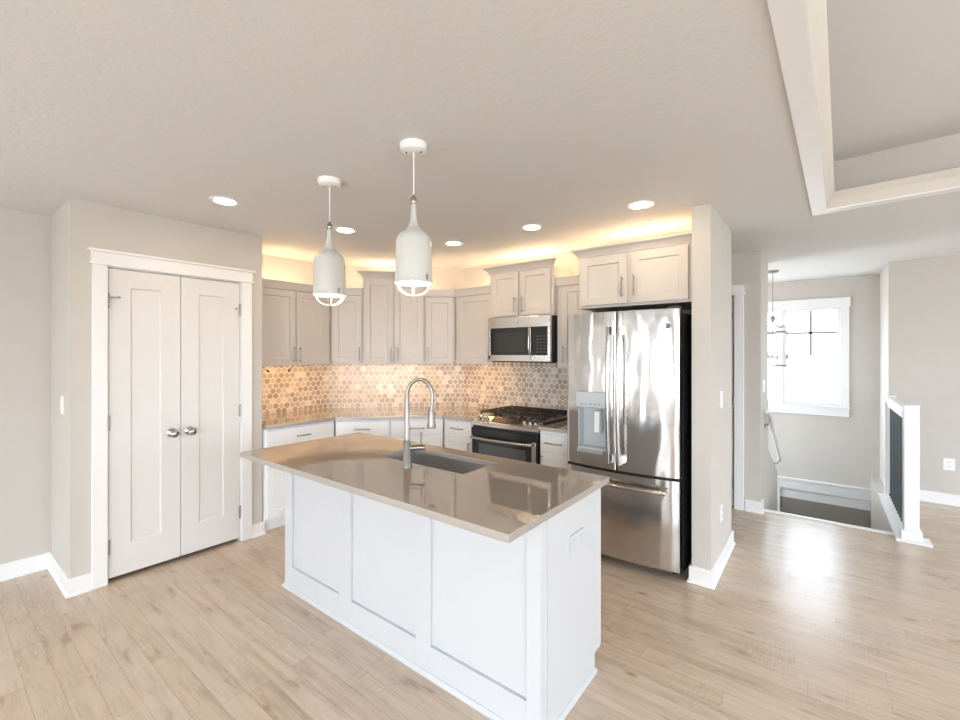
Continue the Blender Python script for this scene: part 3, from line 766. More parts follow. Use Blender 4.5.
# ------------------------------------------------------------------ microwave
MWX, MWY, MWW = -2.549, 3.42, 0.672
t = thing('microwave', 'stainless over-the-range microwave with dark window', 'microwave', (MWX, MWY, 1.427), 0)
hh = 1.836-1.427
MB().box(0, MWW, 0.012, 0.40, 0, hh).build('case', 'darkgrey', t, bevel=0.003)
d = MB()
dx = 0.478
d.box(0, 0.025, -0.022, 0.011, 0.016, hh-0.085).box(dx-0.012, dx, -0.022, 0.011, 0.016, hh-0.085)
d.box(0, dx, -0.022, 0.011, 0, 0.058).box(0, dx, -0.022, 0.011, hh-0.098, hh)
d = d.build('door', 'steel_h', t, bevel=0.003)
MB().box(0.024, dx-0.010, -0.017, 0.008, 0.056, hh-0.096).build('window', 'blackglass', d)
MB().box(0.070, dx-0.06, -0.0185, -0.016, 0.085, hh-0.14).build('window_mesh', 'mwglass', d)
c_ = MB().box(dx+0.001, MWW, -0.022, 0.011, 0, 0.056).box(dx+0.001, MWW, -0.022, 0.011, hh-0.098, hh).box(MWW-0.026, MWW, -0.022, 0.011, 0.056, hh-0.098).build('control_frame', 'steel_h', t, bevel=0.003)
k_ = MB().box(dx+0.002, MWW-0.026, -0.019, 0.011, 0.057, hh-0.099).build('control_panel', 'blackglass', t)
pads = MB()
for r_ in range(6):
    for q_ in range(3): pads.box(dx+0.055+q_*0.036, dx+0.080+q_*0.036, -0.0202, -0.0185, 0.08+r_*0.028, 0.092+r_*0.028)
pads.build('keypad', 'darkgrey', k_)
h_ = MB().tube([(dx-0.004, -0.022, 0.07), (dx-0.004, -0.045, 0.075), (dx-0.004, -0.052, 0.12), (dx-0.004, -0.054, 0.19), (dx-0.004, -0.052, 0.26), (dx-0.004, -0.045, 0.305), (dx-0.004, -0.022, 0.31)], 0.009, 10).build('handle', 'chrome', t, smooth=50)
MB().lathe([(0, 0), (0.013, 0), (0.013, 0.002), (0, 0.002)], (0.335, -0.022, hh-0.05), 'y', 20).build('emblem', 'silver', d, smooth=40)
MB().box(0.02, MWW-0.02, 0.02, 0.36, -0.012, 0.0).build('underside_vent', 'black', t)

# ------------------------------------------------------------------ gas range
GX, GY, GW = -2.543, 3.145, 0.694
t = thing('gas_range', 'stainless slide-in gas range with black grates', 'range', (GX, GY, 0), 0)
MB().box(0.004, GW-0.004, 0.0, 0.655, 0.03, 0.841).box(0.004, GW-0.004, 0.089, 0.655, 0.841, 0.912).build('body', 'black', t, bevel=0.003)
ct = MB().box(0.002, GW-0.002, 0.085, 0.660, 0.9125, 0.928).build('cooktop', 'steel_h', t, bevel=0.003)
MB().box(0.07, GW-0.07, 0.615, 0.660, 0.928, 0.962).build('rear_vent', 'black', t, bevel=0.004)
for gx in (0.02, 0.243, 0.466):
    g = MB(); gw = 0.214; y0, y1 = 0.110, 0.600
    def bar(xa, ya, xb, yb): g.tube([(xa, ya, 0.958), (xb, yb, 0.958)], 0.0075, 6)
    bar(gx, y0, gx+gw, y0); bar(gx, y1, gx+gw, y1); bar(gx, y0, gx, y1); bar(gx+gw, y0, gx+gw, y1)
    bar(gx, (y0+y1)/2, gx+gw, (y0+y1)/2); bar(gx+gw/2, y0, gx+gw/2, y1)
    for yy in (0.23, 0.48): bar(gx, yy, gx+gw, yy)
    for yy in (0.23, 0.48):
        bar(gx+gw/2-0.06, yy-0.06, gx+gw/2+0.06, yy+0.06); bar(gx+gw/2-0.06, yy+0.06, gx+gw/2+0.06, yy-0.06)
    for xx in (gx, gx+gw):
        for yy in (y0, y1): g.box(xx-0.006, xx+0.006, yy-0.006, yy+0.006, 0.9285, 0.958)
    g.build('grate', 'iron', t)
for bx_, by_, br in ((0.127, 0.23, 0.042), (0.127, 0.48, 0.036), (0.350, 0.355, 0.05), (0.573, 0.23, 0.046), (0.573, 0.48, 0.032)):
    MB().lathe([(0, 0.9282), (br, 0.9282), (br, 0.936), (br*0.8, 0.940), (br*0.75, 0.946), (0, 0.948)], (bx_, by_, 0), 'z', 20).build('burner', 'iron', t, smooth=40)
# sloping control panel and bowed trim
def bow(x, amt): return -amt*(1-((x-GW/2)/(GW/2))**2)
cp_ = MB(); NS = 14
prof = lambda b: [(0.088, 0.928), (b-0.004, 0.880), (b-0.014, 0.874), (b-0.014, 0.852), (b+0.012, 0.842), (0.088, 0.842)]
vs = []; fs = []
for i in range(NS+1):
    x = -0.004+0.008*0+ (GW+0.004)*i/NS; b = bow(x, 0.030)
    for y, z in prof(b): vs.append((x, y, z))
k6 = 6
for i in range(NS):
    for j in range(k6): fs.append((i*k6+j, i*k6+(j+1) % k6, (i+1)*k6+(j+1) % k6, (i+1)*k6+j))
fs += [tuple(range(k6)), tuple(range(NS*k6, NS*k6+k6))]
cp_.add(vs, fs); cpo = cp_.build('control_panel', 'steel_h', t, smooth=30)
def on_panel(x, f):    # point on the sloping face
    b = bow(x, 0.030)-0.004
    return Vector((x, b+(0.088-b)*f, 0.880+(0.928-0.880)*f))
slope = math.atan2(0.048, 0.112)
for kx in (0.050, 0.098, 0.148, 0.548, 0.602, 0.654):
    q = on_panel(kx, 0.5)
    k_ = MB().lathe([(0.021, 0.0), (0.021, 0.004), (0.0165, 0.006), (0.0150, 0.022), (0.013, 0.025), (0, 0.0255)], (0, 0, 0), 'z', 18).box(-0.003, 0.003, -0.014, 0.014, 0.024, 0.031)
    ko = k_.build('knob', 'chrome', t, smooth=40); ko.location = q; ko.rotation_euler = (slope, 0, 0)
dm = MB(); a_ = on_panel(0.205, 0.25); b_ = on_panel(0.495, 0.25); c2 = on_panel(0.495, 0.85); d2 = on_panel(0.205, 0.85)
m2_ = on_panel(0.35, 0.25)
up_ = Vector((0, -0.0040, 0.0050))
dm.add([a_+up_*0.2, m2_+up_*1.0, b_+up_*0.2, c2+up_, d2+up_, a_-up_, m2_-up_, b_-up_, c2-up_, d2-up_], [(0, 1, 2, 3, 4), (9, 8, 7, 6, 5), (0, 5, 6, 1), (1, 6, 7, 2), (2, 7, 8, 3), (3, 8, 9, 4), (4, 9, 5, 0)])
dm.build('display', 'mwglass2', t)
od = MB().box(0.006, GW-0.006, -0.022, -0.001, 0.20, 0.826).build('oven_door', 'blackglass', t, bevel=0.004)
MB().box(0.095, GW-0.105, -0.0245, -0.021, 0.36, 0.690).build('window', 'ovenglass', od)
for xa_, xb_ in ((GW-0.046, GW-0.006), (0.006, 0.020)): MB().box(xa_, xb_, -0.026, -0.001, 0.20, 0.765).build('door_trim', 'steel', od, bevel=0.002)
pts = [(0.02+0.645*i/12, -0.048-0.024*(1-((i-6)/6)**2), 0.742) for i in range(13)]
hb = MB().tube(pts, 0.013, 12)
hb.tube([(0.045, -0.022, 0.742), (0.045, -0.052, 0.742)], 0.010, 8).tube([(0.64, -0.022, 0.742), (0.64, -0.052, 0.742)], 0.010, 8)
hb.build('handle', 'chrome', od, smooth=50)
MB().box(0.006, GW-0.006, -0.020, -0.001, 0.045, 0.190).build('storage_drawer', 'steel_h', t, bevel=0.004)
for fx_ in (0.05, GW-0.05):
    for fy_ in (0.06, 0.58): MB().lathe([(0.018, 0), (0.018, 0.030), (0, 0.030)], (fx_, fy_, 0), 'z', 10).build('foot', 'black', t)

# ------------------------------------------------------------------ refrigerator
RX, RY, RW, RH = -1.545, 3.062, 0.808, 1.795
t = thing('refrigerator', 'stainless french-door refrigerator with water dispenser', 'refrigerator', (RX, RY, 0), 0)
MB().box(0.008, RW-0.003, 0.07, 0.74, 0.03, RH-0.02).build('case', 'darkgrey', t, bevel=0.004)
def ry(x):
    q = (x-RW/2)/(RW/2); return -0.040*(1-q*q)-0.004
def arc_door(xa, xb, za, zb, hole=None, edge=0.012):
    m_ = MB(); n = 14
    xs_ = [xa+(xb-xa)*i/n for i in range(n+1)]
    if hole: xs_ = sorted(set(xs_ + [hole[0], hole[1]]))
    zs_ = [za, zb] if not hole else [za, hole[2], hole[3], zb]
    def yy(x):
        e_ = min(x-xa, xb-x); ro = 0.0
        if e_ < edge: ro = edge*(1-math.sqrt(max(0, 1-((edge-e_)/edge)**2)))
        return ry(x)+ro
    ex = [xa+edge*f for f in (0, 0.08, 0.25, 0.5, 1)]+[xb-edge*f for f in (0, 0.08, 0.25, 0.5, 1)]
    xs_ = sorted(set(round(x, 5) for x in xs_+ex))
    vs = []; idx = {}
    for i, x in enumerate(xs_):
        for j, z in enumerate(zs_): idx[i, j] = len(vs); vs.append((x, yy(x), z))
    fs = []
    for i in range(len(xs_)-1):
        for j in range(len(zs_)-1):
            if hole and zs_[j] >= hole[2]-1e-6 and zs_[j+1] <= hole[3]+1e-6 and xs_[i] >= round(hole[0], 5)-1e-6 and xs_[i+1] <= round(hole[1], 5)+1e-6: continue
            fs.append((idx[i, j], idx[i+1, j], idx[i+1, j+1], idx[i, j+1]))
    yb = 0.062; nb = len(vs)
    for i, x in enumerate(xs_): vs.append((x, yb, za)); vs.append((x, yb, zb))
    J = len(zs_)-1
    for i in range(len(xs_)-1):
        fs.append((idx[i, 0], nb+2*i, nb+2*i+2, idx[i+1, 0])); fs.append((idx[i, J], idx[i+1, J], nb+2*i+3, nb+2*i+1))
        fs.append((nb+2*i, nb+2*i+1, nb+2*i+3, nb+2*i+2))
    l_ = len(xs_)-1
    fs.append(tuple([idx[0, j] for j in range(J+1)]+[nb+1, nb])); fs.append(tuple([idx[l_, j] for j in range(J, -1, -1)]+[nb+2*l_, nb+2*l_+1]))
    return m_.add(vs, fs)
gap = 0.404
DZ0, DZ1, DXA, DXB = 0.800, 1.102, 0.108, 0.325
ld = arc_door(0, gap-0.004, 0.680, RH, (DXA, DXB, DZ0, DZ1)).build('door', 'fridge', t, smooth=50)
rd = arc_door(gap+0.004, RW, 0.680, RH).build('door', 'fridge', t, smooth=50)
dr = arc_door(0, RW, 0.065, 0.660).build('freezer_drawer', 'fridge', t, smooth=50)
MB().box(0.006, RW-0.006, 0.0, 0.0695, 0.6605, 0.6795).box(gap-0.0035, gap+0.0035, 0.0, 0.0695, 0.6795, RH-0.01).box(0.01, RW-0.01, 0.0625, 0.0695, 0.03, RH-0.012).build('gasket', 'black', t)
# dispenser
yf = ry((DXA+DXB)/2)
rec = MB()
rec.box(DXA, DXB, 0.045, 0.050, DZ0, DZ1)
for a in ((DXA, DXA+0.006), (DXB-0.006, DXB)): rec.box(a[0], a[1], yf+0.006, 0.045, DZ0, DZ1)
rec.box(DXA, DXB, yf+0.010, 0.045, DZ1-0.006, DZ1).box(DXA, DXB, yf+0.004, 0.045, DZ0, DZ0+0.012)
rc = rec.build('dispenser_recess', 'greyplastic', ld)
MB().prism_x([(yf+0.012, 1.104), (yf-0.010, 1.104), (yf-0.012, 1.110), (yf-0.012, 1.218), (yf+0.012, 1.222)], DXA-0.008, DXB+0.008).build('dispenser_panel', 'silver', ld, bevel=0.002)
for k in range(5): MB().box(DXA+0.03+k*0.034, DXA+0.042+k*0.034, yf-0.0132, yf-0.0115, 1.128, 1.134).build('dispenser_key', 'darkgrey', ld)
MB().prism_x([(0.040, 1.085), (yf+0.022, 1.080), (yf+0.018, 0.93), (yf+0.028, 0.915), (0.040, 0.93)], DXA+0.118, DXA+0.158).build('dispenser_paddle', 'plastic', ld, bevel=0.004)
MB().box(DXA-0.006, DXB+0.006, yf-0.006, yf+0.03, 0.770, 0.800).build('drip_tray', 'silver', ld, bevel=0.004)
# handles
for hx, pr in ((gap-0.036, ld), (gap+0.036, rd)):
    yy = ry(hx); pts = []
    for i in range(15):
        f = i/14; z = 0.735+f*(1.685-0.735); b = 0.058+0.020*(1-(2*f-1)**2)
        pts.append((hx, yy-b, z))
    hm_ = MB().tube(pts, [0.0125]+[0.014]*13+[0.0125], 12)
    for z, b in ((0.76, 0.06), (1.66, 0.06)): hm_.box(hx-0.012, hx+0.012, yy-b, yy+0.004, z-0.028, z+0.028)
    hm_.build('handle', 'chrome', pr, smooth=45)
pts = []
for i in range(17):
    f = i/16; x = 0.07+f*(RW-0.14); pts.append((x, ry(x)-0.050-0.012*(1-(2*f-1)**2), 0.585))
hm_ = MB().tube(pts, 0.0145, 12)
for x in (0.095, RW-0.095): hm_.box(x-0.025, x+0.025, ry(x)-0.052, ry(x)+0.004, 0.574, 0.596)
hm_.build('handle', 'chrome', dr, smooth=45)
em = MB().lathe([(0, 0), (0.017, 0), (0.017, 0.003), (0, 0.003)], (0.738, ry(0.738)+0.001, 1.682), 'y', 24).build('emblem', 'darkgrey', rd, smooth=40)
MB().box(0.726, 0.750, ry(0.738)-0.0035, ry(0.738)-0.001, 1.679, 1.685).build('emblem_bar', 'silver', em)
hc = MB().box(RW-0.085, RW-0.012, 0.03, 0.10, RH+0.001, RH+0.022).build('hinge_cover', 'darkgrey', t, bevel=0.004)
for x in (0.06, RW-0.06): MB().lathe([(0.02, 0), (0.02, 0.031), (0, 0.031)], (x, 0.12, 0), 'z', 12).build('foot', 'black', t)
for x in (0.06, RW-0.06): MB().lathe([(0.02, 0), (0.02, 0.031), (0, 0.031)], (x, 0.68, 0), 'z', 12).build('foot', 'black', t)

# ------------------------------------------------------------------ island
IX0, IX1, IY0, IY1 = -2.738, -0.850, 1.462, 2.045
IZ = 0.868
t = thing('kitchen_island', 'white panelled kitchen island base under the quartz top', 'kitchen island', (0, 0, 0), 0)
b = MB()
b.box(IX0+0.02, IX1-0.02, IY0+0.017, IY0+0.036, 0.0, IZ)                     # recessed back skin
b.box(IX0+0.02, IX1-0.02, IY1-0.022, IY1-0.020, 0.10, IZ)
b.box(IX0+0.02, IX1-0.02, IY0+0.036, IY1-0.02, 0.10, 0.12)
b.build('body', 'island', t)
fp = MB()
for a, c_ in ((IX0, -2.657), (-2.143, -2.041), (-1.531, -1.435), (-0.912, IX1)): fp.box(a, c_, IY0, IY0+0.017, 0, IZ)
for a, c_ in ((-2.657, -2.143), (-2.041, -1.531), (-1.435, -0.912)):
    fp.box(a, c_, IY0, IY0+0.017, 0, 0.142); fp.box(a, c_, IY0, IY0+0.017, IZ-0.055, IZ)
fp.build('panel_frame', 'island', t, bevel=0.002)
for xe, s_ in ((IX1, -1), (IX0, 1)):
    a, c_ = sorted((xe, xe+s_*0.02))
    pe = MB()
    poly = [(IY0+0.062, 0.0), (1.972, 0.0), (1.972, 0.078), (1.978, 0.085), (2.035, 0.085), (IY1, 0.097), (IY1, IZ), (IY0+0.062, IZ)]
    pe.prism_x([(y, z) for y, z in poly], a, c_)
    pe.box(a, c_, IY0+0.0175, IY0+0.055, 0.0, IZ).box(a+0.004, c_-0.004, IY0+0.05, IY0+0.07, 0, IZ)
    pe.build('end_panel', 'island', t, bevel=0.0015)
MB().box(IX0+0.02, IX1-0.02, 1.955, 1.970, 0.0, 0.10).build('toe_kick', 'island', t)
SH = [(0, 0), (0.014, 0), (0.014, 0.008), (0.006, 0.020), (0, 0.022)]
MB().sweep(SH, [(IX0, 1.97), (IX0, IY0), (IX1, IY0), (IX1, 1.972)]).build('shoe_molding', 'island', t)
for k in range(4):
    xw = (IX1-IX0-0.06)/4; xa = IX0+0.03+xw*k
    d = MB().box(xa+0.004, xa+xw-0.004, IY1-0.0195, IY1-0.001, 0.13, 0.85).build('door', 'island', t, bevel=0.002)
# countertop with sink opening
SX0, SX1, SY0, SY1 = -2.060, -1.412, 1.672, 1.962
KX0, KX1, KY0, KY1 = -2.792, -0.820, 1.206, 2.078
ctm = MB()
X = [KX0, SX0, SX1, KX1]; Y = [KY0, SY0, SY1, KY1]; z0, z1 = CB+0.001, CT
vs = [(x, y, z) for z in (z0, z1) for y in Y for x in X]
I = lambda i, j, k: k*16+j*4+i
fs = []
for i in range(3):
    for j in range(3):
        if i == 1 and j == 1: continue
        fs.append((I(i,j,1), I(i+1,j,1), I(i+1,j+1,1), I(i,j+1,1))); fs.append((I(i,j,0), I(i,j+1,0), I(i+1,j+1,0), I(i+1,j,0)))
for i in range(3):
    fs.append((I(i,0,0), I(i+1,0,0), I(i+1,0,1), I(i,0,1))); fs.append((I(i+1,3,0), I(i,3,0), I(i,3,1), I(i+1,3,1)))
    fs.append((I(0,i+1,0), I(0,i,0), I(0,i,1), I(0,i+1,1))); fs.append((I(3,i,0), I(3,i+1,0), I(3,i+1,1), I(3,i,1)))
fs += [(I(1,1,0), I(1,1,1), I(2,1,1), I(2,1,0)), (I(2,2,0), I(2,2,1), I(1,2,1), I(1,2,0)), (I(1,2,0), I(1,2,1), I(1,1,1), I(1,1,0)), (I(2,1,0), I(2,1,1), I(2,2,1), I(2,2,0))]
ctm.add(vs, fs)
o = ctm.build('island_countertop', 'quartz', None, bevel=0.0035)
tag(o, 'polished taupe quartz island top with overhang', 'countertop')
# sink
t = thing('sink', 'undermount stainless sink set in the island top', 'sink', ((SX0+SX1)/2, (SY0+SY1)/2, 0.68), 0)
sx, sy = (SX1-SX0)/2+0.006, (SY1-SY0)/2+0.006
zt_ = CB-0.68
s_ = MB()
s_.box(-sx, sx, -sy, sy, 0.0, 0.004)
s_.box(-sx-0.003, -sx, -sy, sy, 0, zt_).box(sx, sx+0.003, -sy, sy, 0, zt_).box(-sx-0.003, sx+0.003, -sy-0.003, -sy, 0, zt_).box(-sx-0.003, sx+0.003, sy, sy+0.003, 0, zt_)
s_.build('basin', 'sink', t)
MB().lathe([(0, 0.0045), (0.035, 0.0045), (0.045, 0.007), (0.045, 0.004)], (0, 0.03, 0), 'z', 20).build('drain', 'chrome', t, smooth=40)
# faucet
t = thing('faucet', 'tall gooseneck pull-down kitchen faucet on the island', 'faucet', (-1.732, 1.594, CT), R(-52))
MB().lathe([(0.027, 0.0), (0.027, 0.006), (0.0225, 0.012), (0.0215, 0.130), (0.016, 0.138), (0.0135, 0.145), (0.0125, 0.36), (0.0125, 0.375), (0, 0.376)], (0, 0, 0), 'z', 24).build('body', 'faucet', t, smooth=40)
arc = [(0, 0, 0.37)]+[(0, 0.067-0.067*math.cos(math.pi*i/16), 0.375+0.088*math.sin(math.pi*i/16)) for i in range(17)]+[(0, 0.133, 0.34), (0, 0.130, 0.305)]
MB().tube(arc, 0.0095, 12).build('gooseneck_hose', 'faucet', t, smooth=60)
MB().lathe([(0, 0.205), (0.022, 0.205), (0.0235, 0.214), (0.0175, 0.245), (0.0165, 0.292), (0.0115, 0.305), (0.011, 0.318), (0, 0.32)], (0, 0.129, 0), 'z', 18).build('spray_head', 'faucet', t, smooth=45)
MB().tube([(0, 0.008, 0.283), (0, 0.116, 0.283)], 0.0045, 8).lathe([(0.0185, 0.274), (0.0205, 0.274), (0.0205, 0.292), (0.0185, 0.292)], (0, 0.129, 0), 'z', 18).build('docking_arm', 'faucet', t, smooth=45)
hb = MB().tube([(0, 0.015, 0.100), (0, 0.094, 0.104)], 0.014, 14).build('handle_hub', 'faucet', t, smooth=45)
MB().tube([(0, 0.074, 0.110), (0, 0.076, 0.185)], 0.0045, 8).build('lever', 'faucet', hb, smooth=45)

# ------------------------------------------------------------------ pendants
def pendant(x, y, label):
    t = thing('pendant_light', label, 'pendant light', (x, y, 1.822), 0, 'pendants over the island')
    top = H-1.822
    MB().lathe([(0, top-0.034), (0.052, top-0.034), (0.060, top-0.028), (0.064, top-0.006), (0.064, top)], (0, 0, 0), 'z', 32).build('canopy', 'plastic', t, smooth=40)
    for a in (0.6, 0.6+math.pi): MB().lathe([(0, top-0.037), (0.005, top-0.037), (0.005, top-0.033)], (0.035*math.cos(a), 0.035*math.sin(a), 0), 'z', 10).build('canopy_screw', 'nickel', t)
    MB().tube([(0, 0, 0.385), (0, 0, top-0.03)], 0.0032, 8).build('cord', 'plastic', t, smooth=60)
    MB().lathe([(0, 0.366), (0.011, 0.368), (0.015, 0.378), (0.014, 0.392), (0.008, 0.402), (0.005, 0.408), (0, 0.408)], (0, 0, 0), 'z', 16).build('cord_grip', 'nickel', t, smooth=50)
    outer = [(0.0905, 0.0), (0.0905, 0.006), (0.0860, 0.010), (0.0840, 0.09), (0.0812, 0.185), (0.0775, 0.206), (0.067, 0.225), (0.049, 0.239), (0.034, 0.250), (0.024, 0.265), (0.0165, 0.290), (0.0125, 0.326), (0.0105, 0.366)]
    inner = [(r-0.003, h) for r, h in outer[::-1][1:-2]]
    MB().lathe(outer+[(0.004, 0.366), (0.008, 0.32)]+inner+[(0.086, 0.0), (0.0905, 0.0)], (0, 0, 0), 'z', 40).build('shade', 'shade', t, smooth=35)
    cg = MB()
    for k in range(3):
        a = math.pi*k/3+0.35
        pts = [(0.084*math.cos(f)*math.cos(a), 0.084*math.cos(f)*math.sin(a), -0.056*math.sin(f)**1.0) for f in [math.pi*i/14 for i in range(15)]]
        cg.tube([(p_[0], p_[1], p_[2]) for p_ in pts], 0.0024, 6)
    rg = [(0.086*math.cos(2*math.pi*i/32), 0.086*math.sin(2*math.pi*i/32), 0.001) for i in range(33)]
    cg.tube(rg, 0.0022, 6); cg.build('wire_cage', 'plastic', t, smooth=60)
    MB().lathe([(0, 0.005), (0.018, 0.010), (0.030, 0.030), (0.032, 0.048), (0.024, 0.075), (0.015, 0.095), (0.014, 0.125), (0, 0.126)], (0, 0, 0), 'z', 20).build('bulb', 'bulb', t, smooth=50)
    MB().box(0.0835, 0.0875, -0.006, 0.006, 0.004, 0.035).build('latch', 'nickel', t)
    return t
pendant(-2.161, 1.412, 'pale enamel bell pendant over the sink end of the island, farther from the viewer')
pendant(-1.489, 1.412, 'pale enamel bell pendant hanging nearer the viewer, in front of the tall corner cabinet')

# ------------------------------------------------------------------ recessed lights
def can(x, y, label):
    t = thing('recessed_light', label, 'ceiling light', (x, y, H), 0, 'recessed kitchen ceiling lights')
    MB().lathe([(0.058, -0.002), (0.066, -0.006), (0.084, -0.005), (0.086, 0.0)], (0, 0, 0), 'z', 36).build('trim_ring', 'plastic', t, smooth=50)
    MB().lathe([(0, -0.0035), (0.060, -0.0035), (0.060, -0.001), (0, -0.001)], (0, 0, 0), 'z', 36).build('lens', 'can', t)
can(-2.977, 1.198, 'round lit recessed light in front of the pantry doors')
can(-2.937, 2.058, 'round lit recessed light just right of the farther pendant')
can(-2.543, 2.885, 'round lit recessed light above the corner cabinets, left of the microwave')
can(-1.750, 2.885, 'round lit recessed light in front of the microwave cabinet')
can(-0.932, 2.885, 'round lit recessed light in front of the refrigerator cabinet')

# ------------------------------------------------------------------ LED strips on top of and below the cabinets
def strip(name, label, cat, a, b, z, mat, wdt, hgt, grp):
    A, B = Vector(a), Vector(b); d = B-A; ang = math.atan2(d.y, d.x)
    t = thing(name, label, cat, (A.x, A.y, z), ang, grp)
    return t, d.length
def cove(label, a, b, z):
    t, ln = strip('led_strip', label, 'light strip', a, b, z, 'cove', 0, 0, 'cove light strips above the cabinets')
    MB().box(0, ln, -0.010, 0.010, 0.0, 0.006).build('channel', 'plastic', t)
    MB().box(0.005, ln-0.005, -0.006, 0.006, 0.0061, 0.010).build('diffuser', 'cove', t)
cove('warm light strip on top of the left wall cabinets', (-4.10, 1.85), (-4.10, 2.55), ZT)
d1 = diag(0.12, 0.16); d2 = diag(s1-0.02, 0.16); cove('warm light strip left of the tall corner cabinet', d1[:2], d2[:2], ZT)
d1 = diag(s2+0.02, 0.16); d2 = diag(LEN-0.12, 0.16); cove('warm light strip right of the tall corner cabinet', d1[:2], d2[:2], ZT)
cove('warm light strip on the cabinet left of the microwave', (-2.98, 3.66), (-2.60, 3.66), ZT)
cove('warm light strip on the cabinet right of the microwave', (-1.83, 3.66), (-1.54, 3.66), ZT)
cove('warm light strip on the cabinet above the microwave', (-2.50, 3.62), (-1.92, 3.62), 2.270)
cove('warm light strip on the cabinet above the refrigerator', (-1.45, 3.50), (-0.74, 3.50), 2.252)
d1 = diag(s1+0.05, 0.16); d2 = diag(s2-0.05, 0.16); cove('warm light strip on the tall corner cabinet', d1[:2], d2[:2], 2.278)

def under(label, a, b):
    t, ln = strip('light_bar', label, 'under-cabinet light', a, b, ZB-0.014, 'under', 0, 0, 'under-cabinet light bars')
    MB().box(0, ln, -0.030, 0.030, 0.004, 0.014).build('housing', 'plastic', t)
    MB().box(0.008, ln-0.008, -0.026, 0.026, 0.0, 0.0039).build('diffuser', 'under', t)
under('warm light bar under the left wall cabinet', (-4.005, 1.86), (-4.005, 2.55))
for sa, sb, lab in ((0.10, s1-0.02, 'warm light bar under the cabinet left of the tall corner cabinet'), (s1+0.02, s2-0.02, 'warm light bar under the tall corner cabinet'), (s2+0.02, LEN-0.10, 'warm light bar under the cabinet right of the tall corner cabinet')):
    d1 = diag(sa, 0.046); d2 = diag(sb, 0.046); under(lab, d1[:2], d2[:2])
under('warm light bar under the cabinet left of the microwave', (-3.02, 3.546), (-2.60, 3.546))

# dangling low-voltage plugs under the left cabinet
for i, (y, lab, dy) in enumerate([(2.03, 'dark cable plug under the left cabinet, nearer the pantry', -0.07), (2.23, 'dark cable plug under the left cabinet, farther from the pantry', 0.05)]):
    t = thing('cable_plug', lab, 'cable', (-4.10, y, ZB-0.094), 0, 'dangling cable plugs')
    MB().tube([(0.0, dy, 0.094), (0.0, dy*0.9, 0.050), (0.0, dy*0.45, 0.020), (0.0, 0.0, 0.003)], 0.003, 8).build('cord', 'dark', t, smooth=60)
    MB().tube([(0.0, dy*0.2, 0.010), (0.0, 0.0, 0.002), (0.0, -dy*0.1, -0.006)], [0.006, 0.009, 0.007], 10).build('plug', 'dark', t, smooth=60)

# ------------------------------------------------------------------ outlets and switches
def plate(name, label, cat, loc, rz, w, h, kind, pm='plastic'):
    t = thing(name, label, cat, loc, rz)
    MB().box(-w/2, w/2, -0.006, 0.0, -h/2, h/2).build('cover_plate', pm, t, bevel=0.003)
    if kind == 'switch': MB().box(-0.016, 0.016, -0.011, -0.006, -0.033, 0.033).build('rocker', 'plastic', t, bevel=0.002)
    elif kind == 'outlet':
        for dz in (-0.021, 0.021):
            r_ = MB().box(-0.016, 0.016, -0.0085, -0.006, dz-0.014, dz+0.014).build('socket', 'plastic', t, bevel=0.002)
            MB().box(-0.008, -0.005, -0.0090, -0.0084, dz-0.004, dz+0.006).box(0.005, 0.008, -0.0090, -0.0084, dz-0.004, dz+0.006).build('slots', 'darkgrey', r_)
    elif kind == 'double':
        for dx_ in (-0.030, 0.030):
            r_ = MB().box(dx_-0.020, dx_+0.020, -0.0085, -0.006, -0.028, 0.028).build('socket', 'island', t, bevel=0.002)
            MB().box(dx_-0.008, dx_-0.005, -0.0090, -0.0084, -0.012, 0.0).box(dx_+0.005, dx_+0.008, -0.0090, -0.0084, -0.012, 0.0).box(dx_-0.008, dx_-0.005, -0.0090, -0.0084, 0.008, 0.02).box(dx_+0.005, dx_+0.008, -0.0090, -0.0084, 0.008, 0.02).build('slots', 'greyplastic', r_)
    return t
plate('wall_outlet', 'white double outlet plate on the island end panel', 'outlet', (IX1, 1.778, 0.672), L90, 0.128, 0.098, 'double', 'island')
plate('light_switch', 'white light switch on the short wall beside the refrigerator', 'light switch', (-0.567, 3.48, 1.175), L90, 0.075, 0.118, 'switch')
plate('wall_outlet', 'white outlet low on the short wall beside the refrigerator', 'outlet', (-0.567, 3.49, 0.375), L90, 0.072, 0.116, 'outlet')
plate('light_switch', 'white light switch on the wall edge left of the foyer window', 'light switch', (-0.46, 5.10, 1.180), L90, 0.12, 0.118, 'switch')
plate('light_switch', 'white light switch on the pantry side wall', 'light switch', (-3.886, PY0, 1.165), 0, 0.075, 0.118, 'switch')
plate('wall_outlet', 'white outlet on the wall right of the stair railing', 'outlet', (0.985, FY1, 0.400), 0, 0.082, 0.118, 'outlet')

# ------------------------------------------------------------------ stair guard rail and handrail
t = thing('stair_railing', 'white guard rail with dark balusters beside the stairwell', 'railing', (0.556, 4.90, 0.0), 0)
ye = FY1-4.90-0.001
MB().box(-0.094, 0.078, -0.055, ye, 0.0, 0.022).build('curb', 'trim', t, bevel=0.004)
MB().box(-0.095, 0.115, -0.085, 0.08, 0.022*0, 0.018).box(-0.062, 0.062, -0.058, 0.058, 0.018, 0.09).build('newel_base', 'trim', t, bevel=0.004)
MB().box(-0.045, 0.045, -0.045, 0.045, 0.09, 1.085).box(-0.048, 0.048, -0.048, 0.048, 1.075, 1.092).build('newel_post', 'trim', t, bevel=0.003)
MB().box(-0.032, 0.032, 0.045, ye, 0.985, 1.045).build('top_rail', 'trim', t, bevel=0.006)
MB().box(-0.020, 0.020, 0.045, ye, 0.945, 0.985).build('under_rail', 'trim', t, bevel=0.003)
MB().box(-0.045, 0.045, ye-0.04, ye, 0.022, 1.06).build('end_post', 'trim', t, bevel=0.003)
nb_ = 12
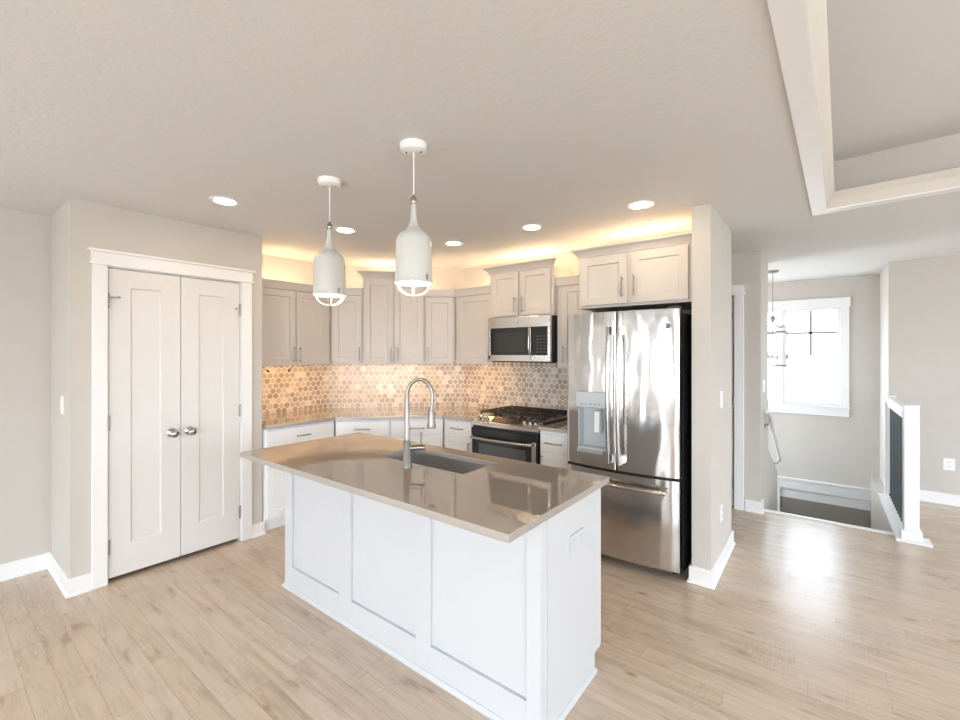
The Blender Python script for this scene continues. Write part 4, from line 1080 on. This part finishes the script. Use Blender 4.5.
for k in range(nb_):
    y = 0.13+(ye-0.22)*k/(nb_-1)
    MB().box(-0.008, 0.008, y-0.012, y+0.012, 0.022, 0.945).box(-0.014, 0.014, y-0.016, y+0.016, 0.022, 0.045).build('baluster', 'rail', t)
t = thing('handrail', 'white wall handrail descending left of the stairwell', 'handrail', (-0.46, 4.90, 0.93), 0)
pts = [(0.048, 0.06, 0.02), (0.048, 0.32, -0.06), (0.048, 0.75, -0.30), (0.048, 1.25, -0.56), (0.048, 1.60, -0.74)]
MB().tube(pts, 0.020, 12).build('rail', 'trim', t, smooth=60)
for y, z in ((0.30, -0.06), (1.45, -0.665)):
    MB().tube([(0.0, y, z-0.09), (0.03, y, z-0.08), (0.047, y, z-0.02)], 0.007, 8).lathe([(0.0, 0.0), (0.026, 0.0), (0.026, 0.005), (0.0, 0.006)], (0.0, y, z-0.09), 'x', 14).build('bracket', 'nickel', t, smooth=50)

# ------------------------------------------------------------------ foyer lantern
t = thing('lantern_chandelier', 'open bronze lantern chandelier hanging before the foyer window', 'chandelier', (-0.462, 6.15, 1.35), 0)
top = H-1.35
MB().lathe([(0, top-0.028), (0.05, top-0.024), (0.065, top-0.004), (0.065, top)], (0, 0, 0), 'z', 20).build('canopy', 'bronze', t, smooth=50)
MB().tube([(0, 0, 0.56), (0, 0, top-0.02)], 0.0035, 8).build('stem', 'bronze', t)
MB().lathe([(0.0, 0.52), (0.018, 0.525), (0.03, 0.555), (0.018, 0.585), (0.0, 0.59)], (0, 0, 0), 'z', 14).build('hub', 'bronze', t, smooth=50)
hw_ = 0.135
fr = MB()
for sx_ in (-1, 1):
    for sy_ in (-1, 1):
        fr.tube([(sx_*hw_, sy_*hw_, -0.01), (sx_*hw_, sy_*hw_, 0.44)], 0.006, 8)
        fr.tube([(sx_*hw_, sy_*hw_, 0.44), (sx_*hw_*0.85, sy_*hw_*0.85, 0.465), (sx_*hw_*0.5, sy_*hw_*0.5, 0.45), (sx_*hw_*0.2, sy_*hw_*0.2, 0.48), (0, 0, 0.54)], 0.005, 8)
for z in (0.01, 0.40):
    c4 = [(-hw_, -hw_, z), (hw_, -hw_, z), (hw_, hw_, z), (-hw_, hw_, z)]
    for i in range(4): fr.tube([c4[i], c4[(i+1) % 4]], 0.005, 8)
fr.build('frame', 'bronze', t)
for k in range(4):
    a = math.pi/4+math.pi/2*k; cx_, cy_ = 0.065*math.cos(a), 0.065*math.sin(a)
    ar = MB().tube([(0, 0, 0.12), (cx_*0.6, cy_*0.6, 0.085), (cx_, cy_, 0.10), (cx_, cy_, 0.12)], 0.004, 8).build('arm', 'bronze', t)
    MB().tube([(cx_, cy_, 0.12), (cx_, cy_, 0.175)], 0.008, 8).build('candle_sleeve', 'plastic', ar)
    MB().lathe([(0, 0.175), (0.008, 0.185), (0.009, 0.195), (0, 0.215)], (cx_, cy_, 0), 'z', 10).build('candle_bulb', 'candle', ar, smooth=60)
MB().tube([(0, 0, 0.12), (0, 0, 0.54)], 0.004, 8).build('centre_rod', 'bronze', t)
